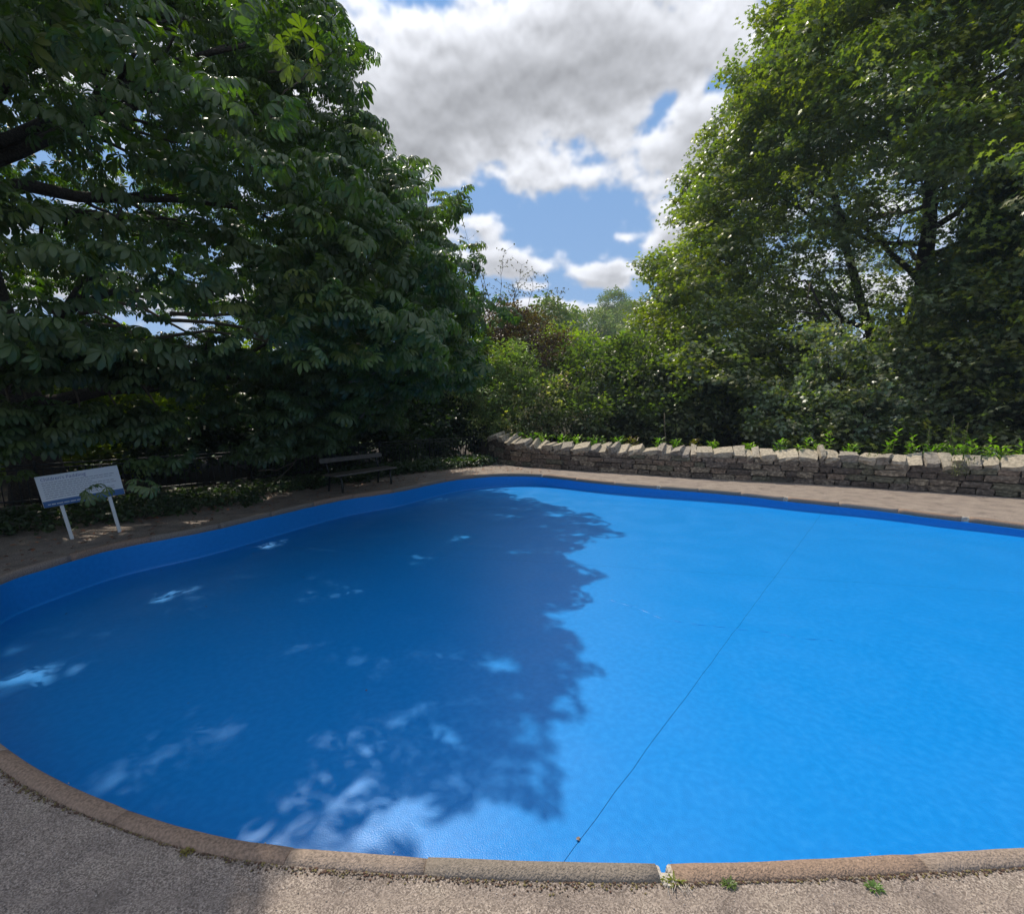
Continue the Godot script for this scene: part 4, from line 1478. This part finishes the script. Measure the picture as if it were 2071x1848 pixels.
# ------------------------------------------------------------------ small growth
func wall_plants() -> void:
	rng.seed = 601
	var leaf := begin()
	leaflet(leaf, Transform3D(), 0.145, 0.060, 0.25, 0.3, LANCE)
	var blade := finish(leaf)
	var mats := []
	for c in [lin(0.30, 0.42, 0.07), lin(0.38, 0.48, 0.09), lin(0.24, 0.35, 0.07)]:
		mats.append(tinted(M.laurel_leaf, c))
	# [lat, top, ahead, label]
	var big := [[9.25, 1.37, 12.15, "tallest bright laurel seedling above the wall, left of the weed spires"], [9.64, 1.24, 11.92, "bright laurel seedling directly left of the weed spires"], [10.46, 1.16, 11.42, "short laurel seedling at the foot of the weed spires"], [10.70, 1.24, 11.25, "bright bushy laurel seedling right of the weed spires"], [11.15, 1.16, 10.95, "laurel seedling over the wall at the right edge"], [8.04, 1.28, 12.86, "light green shoot standing above the drain hole in the wall"], [7.70, 1.10, 12.97, "low laurel tuft left of the shoot above the drain hole"]]
	for q in big:
		var base := 0.66
		var t := thing("laurel_seedling", q[3], "plant", v(q[0], base, q[2]), "bright seedlings along the top of the wall")
		var h: float = q[1] - base
		var st := begin()
		for s in 3:
			var e := Vector3(rf(-0.15, 0.15), h * (1.0 if s == 0 else rf(0.45, 0.75)), rf(-0.1, 0.1))
			if s > 0:
				e.x += 0.17 * (1 if s == 1 else -1)
			var pts := bent(Vector3(e.x * 0.4, -0.1, 0), e, 4, Vector3.ZERO, 0.01)
			tube(st, pts, taper(0.007, 0.004, 4), 5)
			var nl := 13 if s == 0 else 10
			for i in nl:
				var f := (i + 1.0) / nl
				var at: Vector3 = Vector3(e.x * 0.4, 0, 0).lerp(e, 0.25 + 0.75 * f)
				var a := i * 2.4 + s
				var o := add("leaf", blade, mats[rng.randi() % 3], t)
				o.transform = look(Vector3(cos(a), 0.25 + 0.9 * f * f, sin(a)), Vector3.UP, at) * Transform3D(Basis.from_scale(Vector3.ONE * rf(0.8, 1.25)), Vector3.ZERO)
		add("stem", finish(st), M.twig, t)
	# weeds with spires of small leaves
	for q in [[10.21, 1.74, 11.55, "tallest weed spire above the right part of the wall"], [10.40, 1.58, 11.45, "thin weed spire just right of the tallest spire"], [9.90, 1.45, 11.78, "leaning weed spire left of the tallest spire"]]:
		var t := thing("weed_spire", q[3], "weed", v(q[0], 0.66, q[2]), "weed spires above the wall")
		var h: float = q[1] - 0.66
		var st := begin()
		var top := Vector3(rf(-0.12, 0.05), h, 0)
		tube(st, bent(Vector3(0, -0.1, 0), top, 5, Vector3.ZERO, 0.01), taper(0.006, 0.003, 5), 5)
		add("stem", finish(st), M.twig, t)
		var lv := begin()
		for i in 120:
			var f := pow(rng.randf(), 0.8)
			var sz := lerpf(0.085, 0.018, f)
			var at := Vector3.ZERO.lerp(top, f) + rdir() * lerpf(0.10, 0.02, f)
			leaflet(lv, look(rdir() + Vector3.UP * 0.5, Vector3.UP, at), sz, sz * 0.4, 0.2, 0.2, OVATE)
		var m := tinted(M.laurel_leaf, lin(0.22, 0.28, 0.11))
		stuff(add("leaves", finish(lv), m, t))
	# small tufts along the wall top
	var tufts := [[7.16, 1.02, 13.25, 0.16], [5.63, 0.93, 13.88, 0.12], [5.16, 1.0, 14.06, 0.11], [1.61, 1.0, 16.12, 0.22], [2.04, 1.0, 15.86, 0.2], [2.60, 1.0, 15.53, 0.26], [3.23, 0.97, 15.2, 0.18], [3.61, 1.0, 15.01, 0.2], [4.74, 0.97, 14.33, 0.14], [0.62, 1.06, 16.74, 0.3], [1.05, 1.04, 16.45, 0.28], [4.30, 0.98, 14.55, 0.15], [8.6, 0.95, 12.55, 0.2], [6.5, 0.92, 13.5, 0.16], [10.0, 1.05, 11.7, 0.25], [10.3, 1.0, 11.5, 0.25], [10.9, 1.02, 11.1, 0.25], [0.2, 1.05, 17.1, 0.3]]
	var marks := ["next to the shoot above the drain hole", "above the middle of the wall", "orange tipped, left of the middle", "near the left end of the wall, with white flowers", "second from the white flowered tuft", "broadest near the left end of the wall", "right of the broadest tuft", "brown tipped, left of the thin bare stem", "right of the thin bare stem", "at the shaded left end of the wall", "beside the shaded left end of the wall", "just left of the thin bare stem", "right of the drain hole", "midway between drain hole and middle", "below the tallest spire", "at the foot of the thin spire", "near the right edge, half hidden by seedlings", "in the corner where wall and railings meet"]
	for i in tufts.size():
		var q: Array = tufts[i]
		var t := thing("wall_tuft", "leafy tuft on the wall top, " + marks[i], "plant", v(q[0], 0.66, q[2]), "small tufts growing along the wall top")
		var lv := begin()
		for k in 64:
			var a := rf(0, TAU)
			var at := Vector3(cos(a) * q[3] * rf(0, 1), rf(0.05, q[1] - 0.64), sin(a) * q[3] * 0.5 * rf(0, 1))
			leaflet(lv, look(Vector3(cos(a), rf(0.1, 1.4), sin(a)), Vector3.UP, at), rf(0.08, 0.15), 0.042, 0.25, 0.3, LANCE)
		var m: StandardMaterial3D = mats[i % 3]
		if i in [2, 7]:
			m = tinted(M.laurel_leaf, lin(0.30, 0.20, 0.09))
		stuff(add("leaves", finish(lv), m, t))
	# trailing growth over the wall face
	for q in [[8.78, 12.0, "dry trailing tuft hanging over the wall right of the drain hole"], [10.05, 11.05, "pale trailing stems on the wall face below the spires"]]:
		var t := thing("trailing_plant", q[2], "plant", v(q[0], 0.72, q[1]), "plants trailing over the wall face")
		var lv := begin()
		for k in 160:
			var f := rng.randf()
			var at := Vector3(rf(-0.3, 0.3) * (1.0 - 0.4 * f), 0.14 - 0.42 * f, 0.02 + 0.10 * rng.randf())
			leaflet(lv, look(Vector3(rf(-1, 1), rf(-1.2, 0.2), rf(0, 1)), Vector3.UP, at), rf(0.04, 0.10), 0.016, 0.3, 0.2, LANCE)
		var m := tinted(M.laurel_leaf, lin(0.20, 0.20, 0.09))
		stuff(add("leaves", finish(lv), m, t))
	var stem := thing("bare_stem", "thin bare sapling stem standing behind the wall", "sapling", v(4.62, 0.4, 14.9))
	var ss := begin()
	tube(ss, bent(Vector3(0.05, -0.2, 0), Vector3(-0.10, 1.35, 0), 5, Vector3.ZERO, 0.01), taper(0.014, 0.008, 5), 5)
	add("stem", finish(ss), M.twig, stem)


func small_growth() -> void:
	rng.seed = 701
	# ground cover along the foot of the railings
	var ivy := [spray_bush(12, 0.16, 0.085, 0.7, OVATE)]
	var xf := []
	var cols := PackedColorArray()
	for i in 2600:
		var s := rf(0.0, 17.0)
		var pt := along(fence_pts, 0.05, s)
		var nn := Vector2(-pt[1].y, pt[1].x)     # towards the pool is one side of the fence
		if nn.dot(Vector2(1.0, 6.5) - pt[0]) < 0:
			nn = -nn
		var wide := 1.0 if s < 5.0 else (2.2 if s > 8.5 else 1.3)
		var p: Vector2 = pt[0] + nn * (0.1 + wide * pow(rng.randf(), 1.4))
		if p.distance_to(Vector2(-3.4, 12.1)) < 0.5 or p.distance_to(Vector2(-4.0, 11.3)) < 0.5:
			continue
		xf.append(Transform3D(Basis(Vector3.UP, rf(0, TAU)) * Basis.from_scale(Vector3.ONE * rf(0.6, 1.3)), v(p.x, rf(0.03, 0.26 if s < 6.0 else 0.16), p.y)))
		cols.append(tone([0.026, 0.045, 0.018], 0.35))
	var cover := scatter("ground_cover", ivy[0], M.bush_leaf, xf, cols, self)
	tag(cover, "dark ivy and ground cover along the foot of the railings", "ground cover")
	# fallen leaves
	var dl := begin()
	leaflet(dl, Transform3D(), 0.09, 0.05, 0.2, 0.4, OVATE)
	xf = []
	cols = PackedColorArray()
	var cnt := rim.size()
	for i in 2200:
		var k := rng.randi() % cnt
		if rim[k].x > 0.8 or rim[k].y < 3.0:
			continue
		var p := rim[k] + rim_n[k] * (0.12 + 1.6 * pow(rng.randf(), 0.8))
		xf.append(Transform3D(Basis(Vector3.UP, rf(0, TAU)) * Basis(Vector3.RIGHT, rf(-0.5, 0.5)) * Basis.from_scale(Vector3.ONE * rf(0.4, 1.1)), v(p.x, 0.012, p.y)))
		cols.append(tone([0.10, 0.055, 0.025], 0.5))
	for i in 70:
		var k := rng.randi() % cnt
		var p := rim[k] - rim_n[k] * (0.06 + 2.5 * pow(rng.randf(), 2.0))
		if p.x > 2.0 and rng.randf() < 0.8:
			continue
		xf.append(Transform3D(Basis(Vector3.UP, rf(0, TAU)) * Basis.from_scale(Vector3.ONE * rf(0.12, 0.35)), v(p.x, floor_y(p.x) + 0.003, p.y)))
		cols.append(tone([0.06, 0.04, 0.02], 0.4))
	var litter := scatter("leaf_litter", finish(dl), M.dry_leaf, xf, cols, self)
	tag(litter, "brown fallen leaves along the shaded path", "leaves")
	# moss and grit gathered behind the near kerb
	var lump := rock(900, 0.15, 0.3)
	xf = []
	cols = PackedColorArray()
	for i in 16000:
		var k := rng.randi() % cnt
		if rim[k].y > 3.2 or rim[k].x > 5.0:
			continue
		var f := rng.randf()
		var q := rim[k].lerp(rim[(k + 1) % cnt], f)
		var patch := sin(k * 0.21) + sin(k * 0.47 + 1.0) + 1.5
		var p := q + rim_n[k] * (0.106 + absf(rng.randfn(0.0, 0.010)) * (0.5 + 0.5 * patch) - 0.004)
		var s := rf(0.003, 0.0085)
		xf.append(Transform3D(Basis(Vector3.UP, rf(0, TAU)) * Basis.from_scale(Vector3(s, s * 0.7, s)), v(p.x, 0.003, p.y)))
		cols.append([Color(0.11, 0.06, 0.04), Color(0.07, 0.045, 0.03), Color(0.16, 0.13, 0.05), Color(0.20, 0.16, 0.12)][rng.randi() % 4])
	var mm := plain(Color.WHITE, 0.95)
	mm.vertex_color_use_as_albedo = true
	var moss := scatter("moss", lump, mm, xf, cols, self)
	tag(moss, "rusty moss and grit in the joint behind the near kerb", "moss")
	# loose pale chippings on the near tarmac
	xf = []
	cols = PackedColorArray()
	for i in 2600:
		var lat := rf(-3.4, 2.4)
		var ahead := rf(1.1, 2.6)
		var inside := false
		for k in range(0, cnt, 3):
			if rim[k].distance_to(Vector2(lat, ahead)) < 0.11:
				inside = true
		if inside or Geometry2D.is_point_in_polygon(Vector2(lat, ahead), rim):
			continue
		var s := rf(0.002, 0.006)
		xf.append(Transform3D(Basis(rdir(), rf(0, TAU)) * Basis.from_scale(Vector3(s, s * 0.8, s)), v(lat, 0.001, ahead)))
		var g := rf(0.12, 0.5)
		cols.append(Color(g, g * 0.87, g * 0.76))
	var grit := scatter("chippings", lump, mm, xf, cols, self)
	tag(grit, "loose stone chippings on the near tarmac", "gravel")
	# weeds in the near kerb joint
	var weeds := [[0.66, 1.69, 0.045, "yellow green tuft in the broken gap of the near kerb", [0.16, 0.17, 0.03]], [1.46, 1.66, 0.032, "small rosette weed behind the near kerb at the right", [0.10, 0.17, 0.04]], [0.88, 1.675, 0.025, "tiny green weeds just right of the gap in the near kerb", [0.10, 0.14, 0.04]], [-1.42, 1.82, 0.03, "yellow moss tuft behind the curve of the near kerb at the left", [0.19, 0.15, 0.04]]]
	for q in weeds:
		var t := thing("kerb_weed", q[3], "weed", v(q[0], 0.0, q[1]), "weeds in the near kerb joint")
		var lv := begin()
		for k in 40:
			var a := rf(0, TAU)
			var r: float = q[2] * rf(0.0, 1.0)
			leaflet(lv, look(Vector3(cos(a), rf(0.2, 1.6), sin(a)), Vector3.UP, Vector3(cos(a) * r, 0.004, sin(a) * r * 0.6)), rf(0.012, 0.028), 0.008, 0.4, 0.3, OVATE)
		var m := tinted(M.bush_leaf, lin(q[4][0] * 1.6, q[4][1] * 1.6, q[4][2] * 1.6))
		stuff(add("leaves", finish(lv), m, t))
		if q[2] > 0.04:
			var straw := begin()
			for k in 9:
				var a := rf(-0.6, 0.6)
				var b := Vector3(rf(-0.04, 0.05), 0.006, rf(0.0, 0.02))
				tube(straw, [b, b + Vector3(sin(a) * 0.05, rf(0.0, 0.02), cos(a) * 0.05)], [0.0015, 0.001], 4)
			stuff(add("straw", finish(straw), M.mortar, t))
	var bit := begin()
	leaflet(bit, look(Vector3(1, 0.1, 0.3), Vector3.UP, Vector3(-0.012, 0.004, 0)), 0.028, 0.02, 0.5, 0.9, OVATE)
	leaflet(bit, look(Vector3(0.6, 0.4, -0.8), Vector3.UP, Vector3(0, 0.004, 0)), 0.02, 0.014, 0.6, 0.6, OVATE)
	var dm := plain(lin(0.30, 0.22, 0.15), 0.8)
	dm.cull_mode = BaseMaterial3D.CULL_DISABLED
	var dead := add("dead_leaf", finish(bit), dm)
	dead.position = v(0.352, floor_y(0.35) + 0.001, 2.24)
	tag(dead, "curled dead leaf lying on the near floor joint of the pool", "leaf")


func _ready() -> void:
	camera_and_light()
	materials()
	plan()
	ground()
	pool()
	stone_wall()
	railings()
	chestnut_tree()
	sycamore_tree("sycamore_tree", "great sycamore with yellow green edges behind the wall at the right", v(15.5, 0.2, 19.8), [[0.4, 8.6], [2.6, 10.2], [5.6, 10.4], [9.7, 8.8], [14.0, 7.2], [17.0, 4.9], [20.5, 1.4]], 25000, 211, Vector3(-0.2, 0, 0.1), 0.34, [0.080, 0.106, 0.050], 0.22, 2)
	sycamore_tree("maple_tree", "nearer dark green sycamore hanging in from the right edge", v(17.0, 0.2, 13.6), [[1.6, 4.4], [4.0, 5.2], [6.0, 5.0], [8.0, 3.6], [9.6, 1.0]], 7500, 223, Vector3(0.2, 0, 0), 0.26, [0.062, 0.095, 0.044], 0.15, 1)
	planting()
	bench()
	notice_board()
	wall_plants()
	small_growth()
